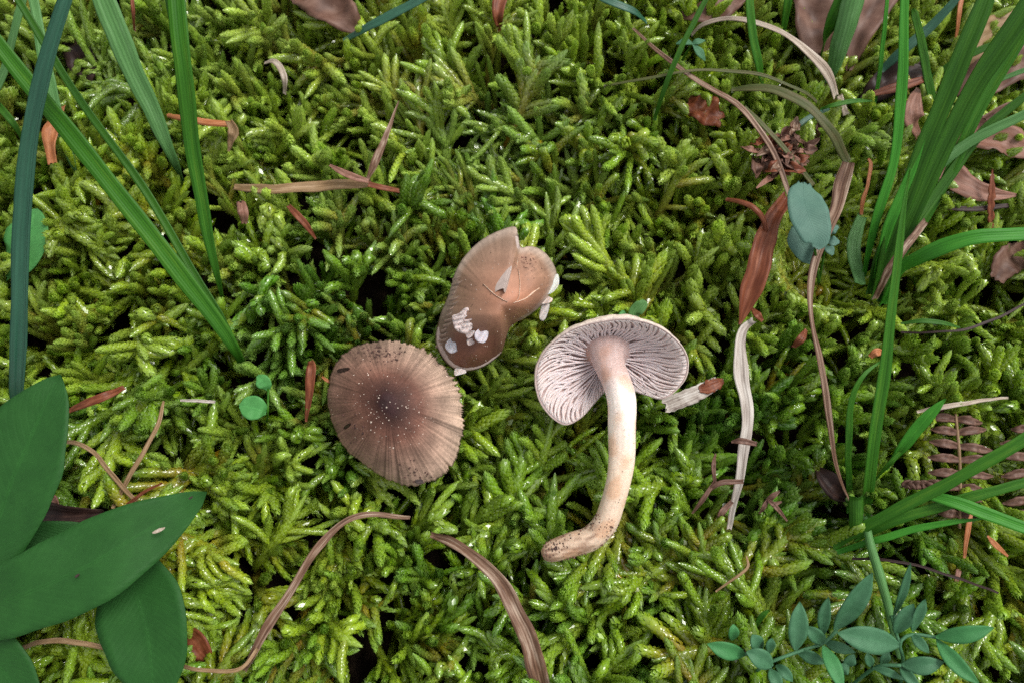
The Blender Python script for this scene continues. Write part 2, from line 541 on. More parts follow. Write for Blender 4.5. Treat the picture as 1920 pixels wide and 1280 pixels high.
# ------------------------------------------------------------------ moss
def make_moss():
    g = np.random.default_rng(21)
    K = 8
    # frond roots: jittered grid over what the camera may see, with a margin
    step = 0.92
    xs = np.arange(-16.5, 16.5, step)
    ys = np.arange(-6.0, 18.0, step)
    X, Y = np.meshgrid(xs, ys)
    X = X.ravel() + g.uniform(-0.5, 0.5, X.size) * step
    Y = Y.ravel() + g.uniform(-0.5, 0.5, Y.size) * step
    half = 11.3 + 0.27 * (Y + 3.5)
    keep = (np.abs(X) < half + 1.8) & (Y > -5.6) & (Y < 16.2)
    X, Y = X[keep], Y[keep]
    # an understorey of lower fronds fills the gaps
    ux = np.arange(-16.5, 16.5, 1.02)
    UX, UY = np.meshgrid(ux, np.arange(-6.0, 18.0, 1.02))
    UX = UX.ravel() + g.uniform(-0.5, 0.5, UX.size)
    UY = UY.ravel() + g.uniform(-0.5, 0.5, UY.size)
    kk = (np.abs(UX) < 11.3 + 0.27 * (UY + 3.5) + 1.2) & (UY > -5.2) & (UY < 15.6)
    under = np.concatenate([np.zeros(len(X), bool), np.ones(int(kk.sum()), bool)])
    X, Y = np.concatenate([X, UX[kk]]), np.concatenate([Y, UY[kk]])
    n = len(X)
    # shared trend of heading, with scatter
    az = 2.2 * noise2(31, X, Y, 0.25, 0.7) + 1.2 + g.normal(0, 0.9, n)
    erect = np.clip(0.64 + 0.32 * noise2(33, X, Y, 0.3, 0.8) + 0.04 * (Y - 2) + g.normal(0, 0.17, n), 0, 1)
    L = g.uniform(2.3, 3.9, n) * (1 - 0.15 * erect)
    e0 = np.radians(g.uniform(45, 85, n))
    e1 = np.radians(np.where(under, -15 + 50 * erect, -8 + 88 * erect) + g.normal(0, 10, n))
    curl = g.normal(0, 0.35, n)
    t = np.linspace(0, 1, K)
    stem = np.zeros((n, K, 3))
    dirs = np.zeros((n, K, 3))
    for k in range(K):
        el = e0 + (e1 - e0) * t[k] ** 0.8
        a = az + curl * t[k]
        d = np.stack([np.cos(el) * np.cos(a), np.cos(el) * np.sin(a), np.sin(el)], 1)
        dirs[:, k] = d
        if k:
            stem[:, k] = stem[:, k - 1] + 0.5 * (d + dirs[:, k - 1]) * (L / (K - 1))[:, None]
    # centre the frond's outer half over its grid spot and lift its top to the surface
    mid = stem[:, K - 3]
    stem[:, :, 0] += (X - mid[:, 0])[:, None]
    stem[:, :, 1] += (Y - mid[:, 1])[:, None]
    top = stem[:, :, 2].max(1)
    lift = canopy(X, Y) + np.where(under, g.uniform(-1.7, -0.75, n), g.uniform(-0.85, 0.25, n)) - 0.1 - top
    stem[:, :, 2] += lift[:, None]

    # colour of each frond
    hue = np.clip(0.58 + 0.32 * noise2(41, X, Y, 0.3, 0.9) + 0.035 * (Y - 4) + g.normal(0, 0.20, n), 0, 1)
    cA_t = np.array([0.095, 0.275, 0.009])
    cB_t = np.array([0.330, 0.490, 0.018])
    cA_b = np.array([0.170, 0.280, 0.008])
    cB_b = np.array([0.330, 0.385, 0.012])
    pale = np.clip(g.normal(0.0, 0.35, n) + 0.075 * (Y - 2.0) + 0.25 * noise2(47, X, Y, 0.4, 1.1), 0, 1)[:, None]  # natural variation in paleness; the rise along Y also paints in glint brightness
    tipc = cA_t + (cB_t - cA_t) * hue[:, None]
    tipc = tipc * (1 - 0.4 * pale) + np.array([0.54, 0.66, 0.16]) * 0.4 * pale
    basc = cA_b + (cB_b - cA_b) * hue[:, None]
    orange = (g.uniform(0, 1, n) < 0.32)[:, None]
    basc = np.where(orange, np.array([0.40, 0.20, 0.012]) * g.uniform(0.7, 1.1, (n, 1)), basc)

    curves, rad, ca, cb, lens, isst = [], [], [], [], [], []
    for i in range(n):
        curves.append(stem[i])
        r0 = g.uniform(0.112, 0.165)
        rad.append(r0)
        ca.append(basc[i]); cb.append(tipc[i]); lens.append(L[i]); isst.append(True)
        nb = int(g.integers(7, 12))
        s0 = g.uniform(0.36, 0.48)
        side = 1 if g.uniform() < 0.5 else -1
        for j in range(nb):
            s = s0 + (0.94 - s0) * (j + g.uniform(-0.2, 0.2)) / nb
            f = np.clip(s, 0, 0.999) * (K - 1)
            k0 = int(f)
            w = f - k0
            p0 = stem[i, k0] * (1 - w) + stem[i, k0 + 1] * w
            T = dirs[i, k0] * (1 - w) + dirs[i, k0 + 1] * w
            T = T / np.linalg.norm(T)
            up = np.array([0, 0, 1.0])
            B = np.cross(T, up)
            nb_ = np.linalg.norm(B)
            B = B / nb_ if nb_ > 0.15 else np.array([math.cos(j * 2.4), math.sin(j * 2.4), 0])
            U = np.cross(B, T)
            rot = g.normal(0, 0.5) + (j * 1.3 if erect[i] > 0.75 else 0)
            side = -side
            out = B * math.cos(rot) * side + U * math.sin(rot)
            ang = math.radians(g.uniform(30, 64) - 8 * erect[i])
            d = T * math.cos(ang) + out * math.sin(ang)
            ln = (0.45 + 1.10 * (1 - (s - s0) / (1 - s0)) ** 0.8) * g.uniform(0.7, 1.2)
            bend = T * g.uniform(-0.1, 1.1) + np.array([0, 0, g.normal(0.0, 1.0)]) + g.normal(0, 0.55, 3)
            q = [p0]
            dd = d.copy()
            for k in range(K - 1):
                dd = dd + bend * (0.9 / (K - 1))
                dd /= np.linalg.norm(dd)
                q.append(q[-1] + dd * ln / (K - 1))
            curves.append(np.array(q))
            rad.append(r0 * g.uniform(0.66, 0.92))
            mixb = g.uniform(0.15, 0.75)
            v = g.uniform(0.82, 1.18)
            ca.append((basc[i] * (1 - mixb) + tipc[i] * mixb) * v)
            cb.append(tipc[i] * v * g.uniform(0.95, 1.15)); lens.append(ln); isst.append(False)
    C = np.array(curves)
    rad = np.array(rad); ca = np.array(ca); cb = np.array(cb); lens = np.array(lens); isst = np.array(isst)
    # press down under things that lie on the moss, and into hollows
    al = allowed(C[:, :, 0], C[:, :, 1]) + canopy(C[:, :, 0], C[:, :, 1])
    over = C[:, :, 2] > al
    C[:, :, 2] = np.where(over, al - 0.25 * (C[:, :, 2] - al).clip(0, 2), C[:, :, 2])
    nb = len(C)

    T = nrm(np.gradient(C, axis=1))
    ref = nrm(g.normal(0, 1, (nb, 1, 3)))
    N0 = nrm(np.cross(T, ref))
    B0 = np.cross(T, N0)

    def prof(tt):
        return np.minimum(1.0, 0.72 + 1.6 * tt) * np.clip((1 - tt) / 0.20, 0.0, 1) ** 0.55

    # core tubes
    NS = 4
    th = np.linspace(0, 2 * np.pi, NS, endpoint=False)
    ring = (np.cos(th)[None, None, :, None] * N0[:, :, None, :] + np.sin(th)[None, None, :, None] * B0[:, :, None, :])
    rr = rad[:, None] * (prof(t)[None, :] * 0.74 + 0.02)
    core = C[:, :, None, :] + ring * rr[:, :, None, None]
    cc = (ca[:, None, :] * (1 - t[None, :, None]) + cb[:, None, :] * t[None, :, None])
    coreV = core.reshape(-1, 3)
    coreC = np.repeat(cc[:, :, None, :], NS, 2).reshape(-1, 3)
    base = (np.arange(nb) * K * NS)[:, None, None]
    kk = (np.arange(K - 1) * NS)[None, :, None]
    ss = np.arange(NS)[None, None, :]
    s2 = (ss + 1) % NS
    a = base + kk + ss
    b = base + kk + s2
    c = base + kk + NS + s2
    d = base + kk + NS + ss
    tri = np.concatenate([np.stack([a, b, c], -1).reshape(-1, 3), np.stack([a, c, d], -1).reshape(-1, 3)])

    # scale leaves
    zc = canopy(C[:, :, 0].mean(1), C[:, :, 1].mean(1))
    deep = C[:, :, 2].max(1) < zc - 1.7
    dens = np.where(isst, 11.0, 11.5) / rad
    nl = np.where(deep, 0, np.clip(lens * dens * np.where(C[:, :, 2].max(1) < zc - 0.85, 0.42, 1.0), 20, 360)).astype(int)
    bi = np.repeat(np.arange(nb), nl)
    j = np.concatenate([np.arange(m) for m in nl])
    u = (j + 0.5) / nl[bi]
    # stems: no need of leaves on the buried third
    tt = np.where(isst[bi], 0.22 + 0.78 * u, u)
    tt = np.clip(1 - (1 - tt) ** 1.12, 0, 0.995)
    f = tt * (K - 1)
    k0 = np.minimum(f.astype(int), K - 2)
    w = (f - k0)[:, None]
    lp = lambda A: A[bi, k0] * (1 - w) + A[bi, k0 + 1] * w
    p, Tt, Nn = lp(C), nrm(lp(T)), lp(N0)
    Bb = nrm(np.cross(Tt, Nn))
    Nn = np.cross(Bb, Tt)
    ph = j * 2.39996 + g.normal(0, 0.12, len(j))
    Rr = np.cos(ph)[:, None] * Nn + np.sin(ph)[:, None] * Bb
    eye = nrm(np.array([0, 0, HCAM]) - p)
    see = (Rr * eye).sum(1) > -0.35
    bi, j, tt, p, Tt, Rr = bi[see], j[see], tt[see], p[see], Tt[see], Rr[see]
    Sd = np.cross(Tt, Rr)
    r = (rad[bi] * (prof(tt) * 0.86 + 0.06))[:, None]
    rl = rad[bi][:, None]
    ln = rl * g.uniform(1.05, 1.4, (len(j), 1)) * (0.75 + 0.25 * prof(tt)[:, None])
    hw = rl * g.uniform(0.38, 0.50, (len(j), 1)) * (0.45 + 0.55 * prof(tt)[:, None])
    flare = g.uniform(0.72, 1.12, (len(j), 1))
    v0 = p - Tt * ln * 0.38 + Rr * r * 0.70
    v1 = p + Tt * ln * 0.18 + Sd * hw + Rr * r * 0.82
    v2 = p + Tt * ln * 0.18 - Sd * hw + Rr * r * 0.82
    v3 = p + Tt * ln * g.normal(0.22, 0.12, (len(j), 1)) + Sd * hw * g.normal(0, 0.3, (len(j), 1)) + Rr * r * g.uniform(1.10, 1.26, (len(j), 1))
    v4 = p + Tt * ln * 0.78 + Rr * r * flare * 0.97
    LV = np.stack([v0, v1, v2, v3, v4], 1).reshape(-1, 3)
    colr = (ca[bi] * (1 - tt[:, None]) + cb[bi] * tt[:, None]) * g.uniform(0.85, 1.15, (len(j), 1))
    tipmix = np.clip((tt - 0.80) / 0.2, 0, 1)[:, None] * 0.22
    colr = colr * (1 - tipmix) + np.array([0.30, 0.40, 0.14]) * tipmix
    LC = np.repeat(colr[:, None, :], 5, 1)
    LC[:, 4] = LC[:, 4] * 0.74 + np.array([0.54, 0.66, 0.34]) * 0.26  # leaf tip vertex: natural pale tip, whitened also to imitate glints
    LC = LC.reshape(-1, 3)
    o = len(coreV) + np.arange(len(j)) * 5
    hi = p[:, 2] > canopy(p[:, 0], p[:, 1]) - 0.62
    q = o[hi]
    w_ = o[~hi]
    lt = np.concatenate([np.stack([q, q + 3, q + 1], 1), np.stack([q, q + 2, q + 3], 1),
                         np.stack([q + 1, q + 3, q + 4], 1), np.stack([q + 3, q + 2, q + 4], 1),
                         np.stack([w_, w_ + 4, w_ + 1], 1), np.stack([w_, w_ + 2, w_ + 4], 1)])
    V = np.concatenate([coreV, LV]) * S
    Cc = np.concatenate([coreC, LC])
    F = np.concatenate([tri, lt])
    me = bpy.data.meshes.new('moss_carpet')
    me.vertices.add(len(V))
    me.vertices.foreach_set('co', V.astype(np.float32).ravel())
    me.loops.add(len(F) * 3)
    me.loops.foreach_set('vertex_index', F.astype(np.int32).ravel())
    me.polygons.add(len(F))
    me.polygons.foreach_set('loop_start', (np.arange(len(F)) * 3).astype(np.int32))
    me.polygons.foreach_set('use_smooth', np.ones(len(F), bool))
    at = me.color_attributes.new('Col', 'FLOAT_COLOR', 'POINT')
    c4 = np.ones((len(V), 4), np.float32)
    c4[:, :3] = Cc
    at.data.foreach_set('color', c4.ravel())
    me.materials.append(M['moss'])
    me.update()
    me.validate()
    ob = bpy.data.objects.new('moss_carpet', me)
    COL.objects.link(ob)
    ob['kind'] = 'stuff'
    tag(ob, 'wet bright green feathery moss covering the whole forest floor', 'moss')
    # the carpet goes on all round: turned and shifted neighbours sharing the same mesh
    for ix in (-1, 0, 1):
        for iy in (-1, 0, 1):
            if ix == 0 and iy == 0:
                continue
            c = ob.copy()
            COL.objects.link(c)
            turn = (ix + iy) % 2 != 0
            c.rotation_euler = (0, 0, math.pi if turn else 0)
            c.location = (ix * 29.2 * S, ((10.6 if turn else 0) + iy * 20.6) * S, -0.002)
            c['label'] = 'wet bright green moss going on beyond the picture'
            c['group'] = 'moss beyond the picture'


make_moss()

# ------------------------------------------------------------------ shape builders
def path(pts, n):
    """rows (px, py, height above moss, width px) -> centre line in cm and half widths in cm"""
    w = []
    for r in pts:
        q = P(r[0], r[1], r[2])
        w.append([q[0], q[1], q[2], 0.5 * r[3] * pxcm(q)])
    return spline(w, n)


def ribbon(name, pts, mat, parent=None, n=26, m=5, fold=0.25, thick=0.018, roll=0.0, twist=0.0, jag=0.0, wave=0.0, tooth=0, origin=None, arch=0.0, midrib=0.0, kink=0.6):
    """a solid strip: V-folded or arched across, tapering along; jag/tooth roughen its edges, wave its surface"""
    g = np.random.default_rng(int(abs(pts[0][0] * 7 + pts[0][1] * 13 + pts[-1][0] * 3)) % 99991)
    q = path(pts, n)
    c, hw = q[:, :3], np.maximum(q[:, 3], 0.004)
    T = nrm(np.gradient(c, axis=0))
    up = nrm(np.array([0, 0, HCAM]) * 0 + np.array([0.0, -0.12, 1.0]))
    Sd = np.cross(T, up)
    bad = np.linalg.norm(Sd, axis=1) < 0.2
    if bad.any():
        Sd[bad] = np.cross(T[bad], np.array([0, 1.0, 0.2]))
    Sd = nrm(Sd)
    Nn = np.cross(Sd, T)
    # small kinks and turns along the length
    vv = np.linspace(0, 1, n)
    kink = kink * min(1.0, float(np.linalg.norm(np.diff(c, axis=0), axis=1).sum()) / 5.0) ** 1.5
    f1, f2, f3, f4 = g.uniform(0, 6.28, 4)
    c = c + Sd * (kink * (0.022 * np.sin(9 * vv + f1) + 0.012 * np.sin(23 * vv + f2)))[:, None] + Nn * (kink * 0.018 * np.sin(13 * vv + f3))[:, None]
    hw = hw * (1 + 0.07 * kink * np.sin(17 * vv + f4) + 0.05 * kink * np.sin(37 * vv + f1))
    ang = np.radians(roll + twist * vv + kink * (11 * np.sin(5 * vv + f2) + 6 * np.sin(14 * vv + f3)))[:, None]
    S2 = Sd * np.cos(ang) + Nn * np.sin(ang)
    N2 = -Sd * np.sin(ang) + Nn * np.cos(ang)
    u = np.linspace(-1, 1, m)
    V, UV = [], []
    w1, w2 = g.uniform(0, 6, 2)
    fray = g.uniform(-0.15, 0.55, m)
    for layer in (0, 1):
        for i in range(n):
            v = i / (n - 1)
            for k, uu in enumerate(u):
                e = 1.0
                if jag and abs(uu) > 0.9:
                    e += jag * math.sin(i * 2.1 + w1 * uu) * 0.6 + g.normal(0, jag * 0.5) * (layer == 0)
                if tooth and abs(uu) > 0.9:
                    e += 0.16 * ((i % tooth) / tooth - 0.4)
                z = fold * (abs(uu) - 0.5) * hw[i] - arch * hw[i] * (uu * uu - 0.4)
                z += wave * hw[i] * math.sin(5.3 * v * 3 + w1 + 1.7 * uu) * 0.5 + wave * 0.4 * hw[i] * math.sin(11 * v + w2 - 2.3 * uu)
                p = c[i] + S2[i] * uu * hw[i] * e + N2[i] * (z - layer * thick)
                if i in (0, n - 1):
                    p = p + T[i] * fray[k] * (1 if i else -1) * hw[i]
                V.append(p)
                UV.append(((uu + 1) / 2, v))
    F = []
    o2 = n * m
    for i in range(n - 1):
        for k in range(m - 1):
            a = i * m + k
            F.append((a, a + 1, a + m + 1, a + m))
            F.append((o2 + a, o2 + a + m, o2 + a + m + 1, o2 + a + 1))
        a = i * m
        F.append((a, a + m, o2 + a + m, o2 + a))
        b = i * m + m - 1
        F.append((b, o2 + b, o2 + b + m, b + m))
    F.append(tuple(range(m)) + tuple(o2 + k for k in reversed(range(m))))
    e = (n - 1) * m
    F.append(tuple(e + k for k in reversed(range(m))) + tuple(o2 + e + k for k in range(m)))
    ob = build(name, V, F, M[mat] if isinstance(mat, str) else mat, parent, UV, None, origin if origin is not None else c[0])
    if midrib:
        Vm, Fm, Um = [], [], []
        for i in range(n):
            q = V[i * m + m // 2]
            w = midrib * (0.15 + 0.85 * (1 - i / (n - 1)))
            Vm += [q - S2[i] * w - N2[i] * 0.012, q + N2[i] * w * 0.45, q + S2[i] * w - N2[i] * 0.012]
            Um += [(0.3, i / n), (0.5, i / n), (0.7, i / n)]
        for i in range(n - 1):
            for k in (0, 1):
                a = i * 3 + k
                Fm.append((a, a + 1, a + 4, a + 3))
        build('midrib', Vm, Fm, M[mat] if isinstance(mat, str) else mat, ob, Um)
    return ob


def tube(name, pts, mat, parent=None, n=30, m=8, col=None, lump=0.0, round_end=False, origin=None, seed=1):
    g = np.random.default_rng(seed)
    q = path(pts, n)
    c, r = q[:, :3], np.maximum(q[:, 3], 0.003)
    T = nrm(np.gradient(c, axis=0))
    N1 = nrm(np.cross(T, np.array([0.13, 0.2, 1.0])))
    B1 = np.cross(T, N1)
    V, UV, CC = [], [], []
    ph = g.uniform(0, 6, 6)
    for i in range(n):
        v = i / (n - 1)
        rr = r[i]
        for k in range(m):
            a = 2 * math.pi * k / m
            l = 1 + lump * (0.5 * math.sin(9 * v + ph[0] + a) + 0.4 * math.sin(23 * v + ph[1] - a) + 0.35 * math.sin(3 * a + 14 * v + ph[2]))
            V.append(c[i] + (N1[i] * math.cos(a) + B1[i] * math.sin(a)) * rr * l)
            UV.append((k / m, v))
            if col is not None:
                CC.append(col(v, a, V[-1]))
    F = [(i * m + k, i * m + (k + 1) % m, (i + 1) * m + (k + 1) % m, (i + 1) * m + k) for i in range(n - 1) for k in range(m)]
    F.append(tuple(reversed(range(m))))
    F.append(tuple((n - 1) * m + k for k in range(m)))
    return build(name, V, F, M[mat] if isinstance(mat, str) else mat, parent, UV, np.array(CC) if col is not None else None, origin if origin is not None else c[0])


def wpx(px, py, z):
    """point of absolute height z (cm) at this place of the frame"""
    d = ray(px, py)
    return np.array([0, 0, HCAM]) + d * ((z - HCAM) / d[2])


def crumbs(name, pts, sizes, cols, mat, parent=None, seed=3):
    """many tiny lumps joined"""
    g = np.random.default_rng(seed)
    V, F, C = [], [], []
    base = np.array([[1, 0, 0], [-1, 0, 0], [0, 1, 0], [0, -1, 0], [0, 0, 1], [0, 0, -1]], float)
    fs = [(0, 2, 4), (2, 1, 4), (1, 3, 4), (3, 0, 4), (2, 0, 5), (1, 2, 5), (3, 1, 5), (0, 3, 5)]
    for p, s, c in zip(pts, sizes, cols):
        o = len(V)
        a = g.normal(0, 1, (3, 3))
        qm, _ = np.linalg.qr(a)
        sc = s * g.uniform(0.6, 1.3, 3)
        for b in base:
            V.append(np.asarray(p) + qm @ (b * sc))
            C.append(c)
        F += [tuple(o + i for i in f) for f in fs]
    return build(name, V, F, M[mat], parent, None, np.array(C))


def closed_spline(pts, n):
    p = np.asarray(pts, float)
    k = len(p)
    out = []
    for i in range(k):
        a, b, c, d = p[(i - 1) % k], p[i], p[(i + 1) % k], p[(i + 2) % k]
        t = np.linspace(0, 1, 14, endpoint=False)[:, None]
        out.append(0.5 * ((2 * b) + (c - a) * t + (2 * a - 5 * b + 4 * c - d) * t ** 2 + (3 * b - a - 3 * c + d) * t ** 3))
    q = np.vstack(out + [p[:1]])
    s = np.concatenate([[0], np.cumsum(np.linalg.norm(np.diff(q, axis=0), axis=1))])
    u = np.linspace(0, s[-1], n, endpoint=False)
    return np.stack([np.interp(u, s, q[:, j]) for j in range(q.shape[1])], 1)


def n1(seed, a, freqs, amp=1.0):
    g = np.random.default_rng(seed)
    v = 0
    for f in freqs:
        v = v + np.sin(a * f + g.uniform(0, 6.28)) * g.uniform(0.5, 1)
    return amp * v / len(freqs)


# ------------------------------------------------------------------ the brown domed cap
def domed_cap():
    NA, NR = 420, 44
    rim = closed_spline([(618, 715), (628, 682), (655, 655), (695, 641), (745, 639), (795, 655), (838, 692), (862, 735), (869, 785), (868, 820), (850, 866), (822, 896), (775, 910), (730, 900), (682, 870), (648, 842), (626, 800), (613, 755)], NA)
    ctr = np.array([727, 752.0])
    g = np.random.default_rng(5)
    org = wpx(738, 775, 0.0)
    root = empty('domed_mushroom', org)
    tag(root, 'round domed brown mushroom cap with ragged fibrous rim and a dark centre', 'mushroom')
    ai = np.arange(NA)
    ang = np.arctan2(rim[:, 1] - ctr[1], rim[:, 0] - ctr[0])
    # ragged edge: strongest towards the upper right, as torn fibres
    sector = np.exp(-((np.angle(np.exp(1j * (ang + 0.45)))) / 0.9) ** 2)
    teeth = np.repeat(g.uniform(-1, 1, NA // 3 + 1), 3)[:NA]
    sharp = np.abs(((ai * 0.27 + 0.8 * np.sin(ai * 0.31)) % 1.0) - 0.5) * 2
    ragged = 1 + (0.010 + 0.045 * sector) * (sharp - 0.6) + 0.028 * teeth * (0.35 + sector) + 0.012 * n1(2, ang, [7, 11, 17, 23])
    fib = 0.45 * n1(7, ai * 2 * math.pi / NA, [23, 47, 91, 118], 0.9) * (0.6 + 0.5 * n1(8, ang, [3, 5, 8])) + 0.22 * teeth + 0.5 * np.convolve(g.normal(0, 1.8, NA + 12), np.ones(13) / 13, 'valid') * 0.5 + 0.45 * np.convolve(g.normal(0, 1.4, NA + 4), np.ones(5) / 5, 'valid')
    fib2 = g.normal(0, 1, NA)
    V, C, UV = [], [], []
    cd = np.array([0.026, 0.0088, 0.0072])
    cm = np.array([0.128, 0.057, 0.039])
    cr = np.array([0.42, 0.30, 0.225])
    for i in range(NR + 1):
        r = i / NR
        for k in range(NA):
            rr = r * (1 + (ragged[k] - 1) * r ** 6)
            pp = ctr + (rim[k] - ctr) * rr
            z = 0.22 + 1.12 * (1 - r ** 2.3) + 0.10 * math.exp(-(r / 0.22) ** 2)
            z -= 0.10 * max(0, r - 0.93) / 0.07
            z += (0.012 * fib[k] * min(1, max(0, r - 0.3) / 0.4)) + 0.006 * fib2[k] * r
            z += 0.035 * math.sin(3 * ang[k] + 1 + 3 * r) * r
            V.append(wpx(pp[0], pp[1], z))
            t1 = min(1, max(0, (r - 0.08) / 0.50))
            t2 = min(1, max(0, (r - 0.45) / 0.5))
            c = cd + (cm - cd) * (t1 * t1 * (3 - 2 * t1))
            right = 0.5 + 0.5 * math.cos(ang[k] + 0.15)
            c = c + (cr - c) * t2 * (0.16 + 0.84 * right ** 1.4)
            f = 1 + (0.26 * fib[k] + 0.13 * fib2[k]) * min(1, max(0, r - 0.25) / 0.4)
            if r > 0.97:
                f *= 1.15
            if math.cos(ang[k] + 1.95) > 0.93 and r > 0.72:      # soil-stained patch at the upper rim
                f *= 0.55 + 0.3 * g.uniform()
            f *= 1 + 0.16 * float(noise2(91, pp[0] * 0.12, pp[1] * 0.12, 0.4, 1.6, 9))
            C.append(np.clip(c * f, 0.01, 0.9))
            UV.append((k / NA, r))
    # underside: in under the rim, closing at the middle
    for i, (r, dz) in enumerate([(0.97, 0.03), (0.90, 0.10), (0.5, 0.55), (0.12, 0.8)]):
        for k in range(NA):
            pp = ctr + (rim[k] - ctr) * r
            V.append(wpx(pp[0], pp[1], 0.10 + dz))
            C.append(np.array([0.30, 0.22, 0.19]))
            UV.append((k / NA, r))
    F = []
    for i in range(NR + 4):
        for k in range(NA):
            a, b = i * NA + k, i * NA + (k + 1) % NA
            F.append((a, a + NA, b + NA, b))
    build('cap', V, F, M['cap'], root, UV, np.array(C), origin=org)
    # grains of sand sticking to it
    pts, sz, cols = [], [], []
    for _ in range(520):
        a = g.uniform(0, NA)
        r = math.sqrt(g.uniform(0.0, 0.95))
        k = int(a) % NA
        if g.uniform() > 0.45 + 0.5 * (math.sin(ang[k] * 1.0) > -0.1):
            continue
        pp = ctr + (rim[k] - ctr) * r * 0.97
        z = 0.22 + 1.12 * (1 - r ** 2.3) + 0.10 * math.exp(-(r / 0.22) ** 2) + 0.035 * math.sin(3 * ang[k] + 1 + 3 * r) * r + 0.012 * fib[k] * min(1, max(0, r - 0.3) / 0.4)
        pts.append(wpx(pp[0], pp[1], z + 0.012))
        sz.append(g.choice([0.009, 0.013, 0.019, 0.028], p=[0.45, 0.34, 0.17, 0.04]))
        cols.append(np.array([0.74, 0.60, 0.50]) * g.uniform(0.5, 1.15))
    o = crumbs('sand_grains', pts, sz, cols, 'crumb', root, 4)
    o['kind'] = 'stuff'
    pts, sz, cols = [], [], []
    for _ in range(110):
        if g.uniform() < 0.62:
            px, py = g.normal(716, 20), g.normal(664, 9)
        elif g.uniform() < 0.5:
            px, py = g.normal(660, 12), g.normal(805, 14)
        else:
            px, py = g.normal(785, 16), g.normal(884, 12)
        v = np.array([px, py]) - ctr
        k = int(np.argmin(np.abs(np.angle(np.exp(1j * (ang - math.atan2(v[1], v[0])))))))
        r = np.linalg.norm(v) / np.linalg.norm(rim[k] - ctr)
        if r > 0.97:
            continue
        z = 0.22 + 1.12 * (1 - r ** 2.3) + 0.10 * math.exp(-(r / 0.22) ** 2) + 0.035 * math.sin(3 * ang[k] + 1 + 3 * r) * r
        pts.append(wpx(px, py, z + 0.010))
        sz.append(g.uniform(0.012, 0.034))
        cols.append(np.array([0.05, 0.022, 0.018]) * g.uniform(0.5, 2.0))
    o = crumbs('soil_crumbs', pts, sz, cols, 'crumb', root, 6)
    o['kind'] = 'stuff'
    fz = lambda px, py: 0.0
    def on_cap(px, py):
        v = np.array([px, py]) - ctr
        k = int(np.argmin(np.abs(np.angle(np.exp(1j * (ang - math.atan2(v[1], v[0])))))))
        r = np.linalg.norm(v) / np.linalg.norm(rim[k] - ctr)
        return wpx(px, py, 0.22 + 1.12 * (1 - r ** 2.3) + 0.035 * math.sin(3 * ang[k] + 1 + 3 * r) * r + 0.015)
    for (a, b, w, lab) in [((633, 696), (656, 691), 9, 'black bark flake on the rim of the brown domed cap beside a rust needle'),
                           ((646, 803), (658, 793), 6, 'thin black splinter stuck among sand grains on the brown domed cap'),
                           ((778, 901), (794, 903), 11, 'black soil lump at the lower rim of the brown domed cap')]:
        p, q = on_cap(*a), on_cap(*b)
        flake('bark_flake', p, q, w * pxcm(p) * 0.5, 'dark', lab)
    return root


def flake(name, p, q, hw, mat, label, cat='bark', thick=0.025):
    """small irregular slab from p to q"""
    g = np.random.default_rng(int(abs(p[0] * 1000)) % 9973)
    T = nrm(q - p)
    Sd = nrm(np.cross(T, [0, 0, 1.0]))
    U = np.cross(Sd, T)
    L = np.linalg.norm(q - p)
    out = [(0, -0.5), (0.2, -0.9), (0.55, -1), (0.85, -0.6), (1, -0.1), (0.9, 0.5), (0.6, 0.95), (0.25, 0.8), (0.03, 0.35)]
    V, UV = [], []
    for lay in (0, 1):
        for (a, b) in out:
            V.append(p + T * L * a + Sd * hw * (b + g.uniform(-0.15, 0.15)) + U * (thick if lay == 0 else -0.01))
            UV.append((b * 0.5 + 0.5, a))
    k = len(out)
    F = [tuple(range(k)), tuple(reversed(range(k, 2 * k)))] + [(i, k + i, k + (i + 1) % k, (i + 1) % k) for i in range(k)]
    o = build(name, V, F, M[mat], None, UV, smooth=False)
    if label:
        tag(o, label, cat)
    return o


domed_cap()


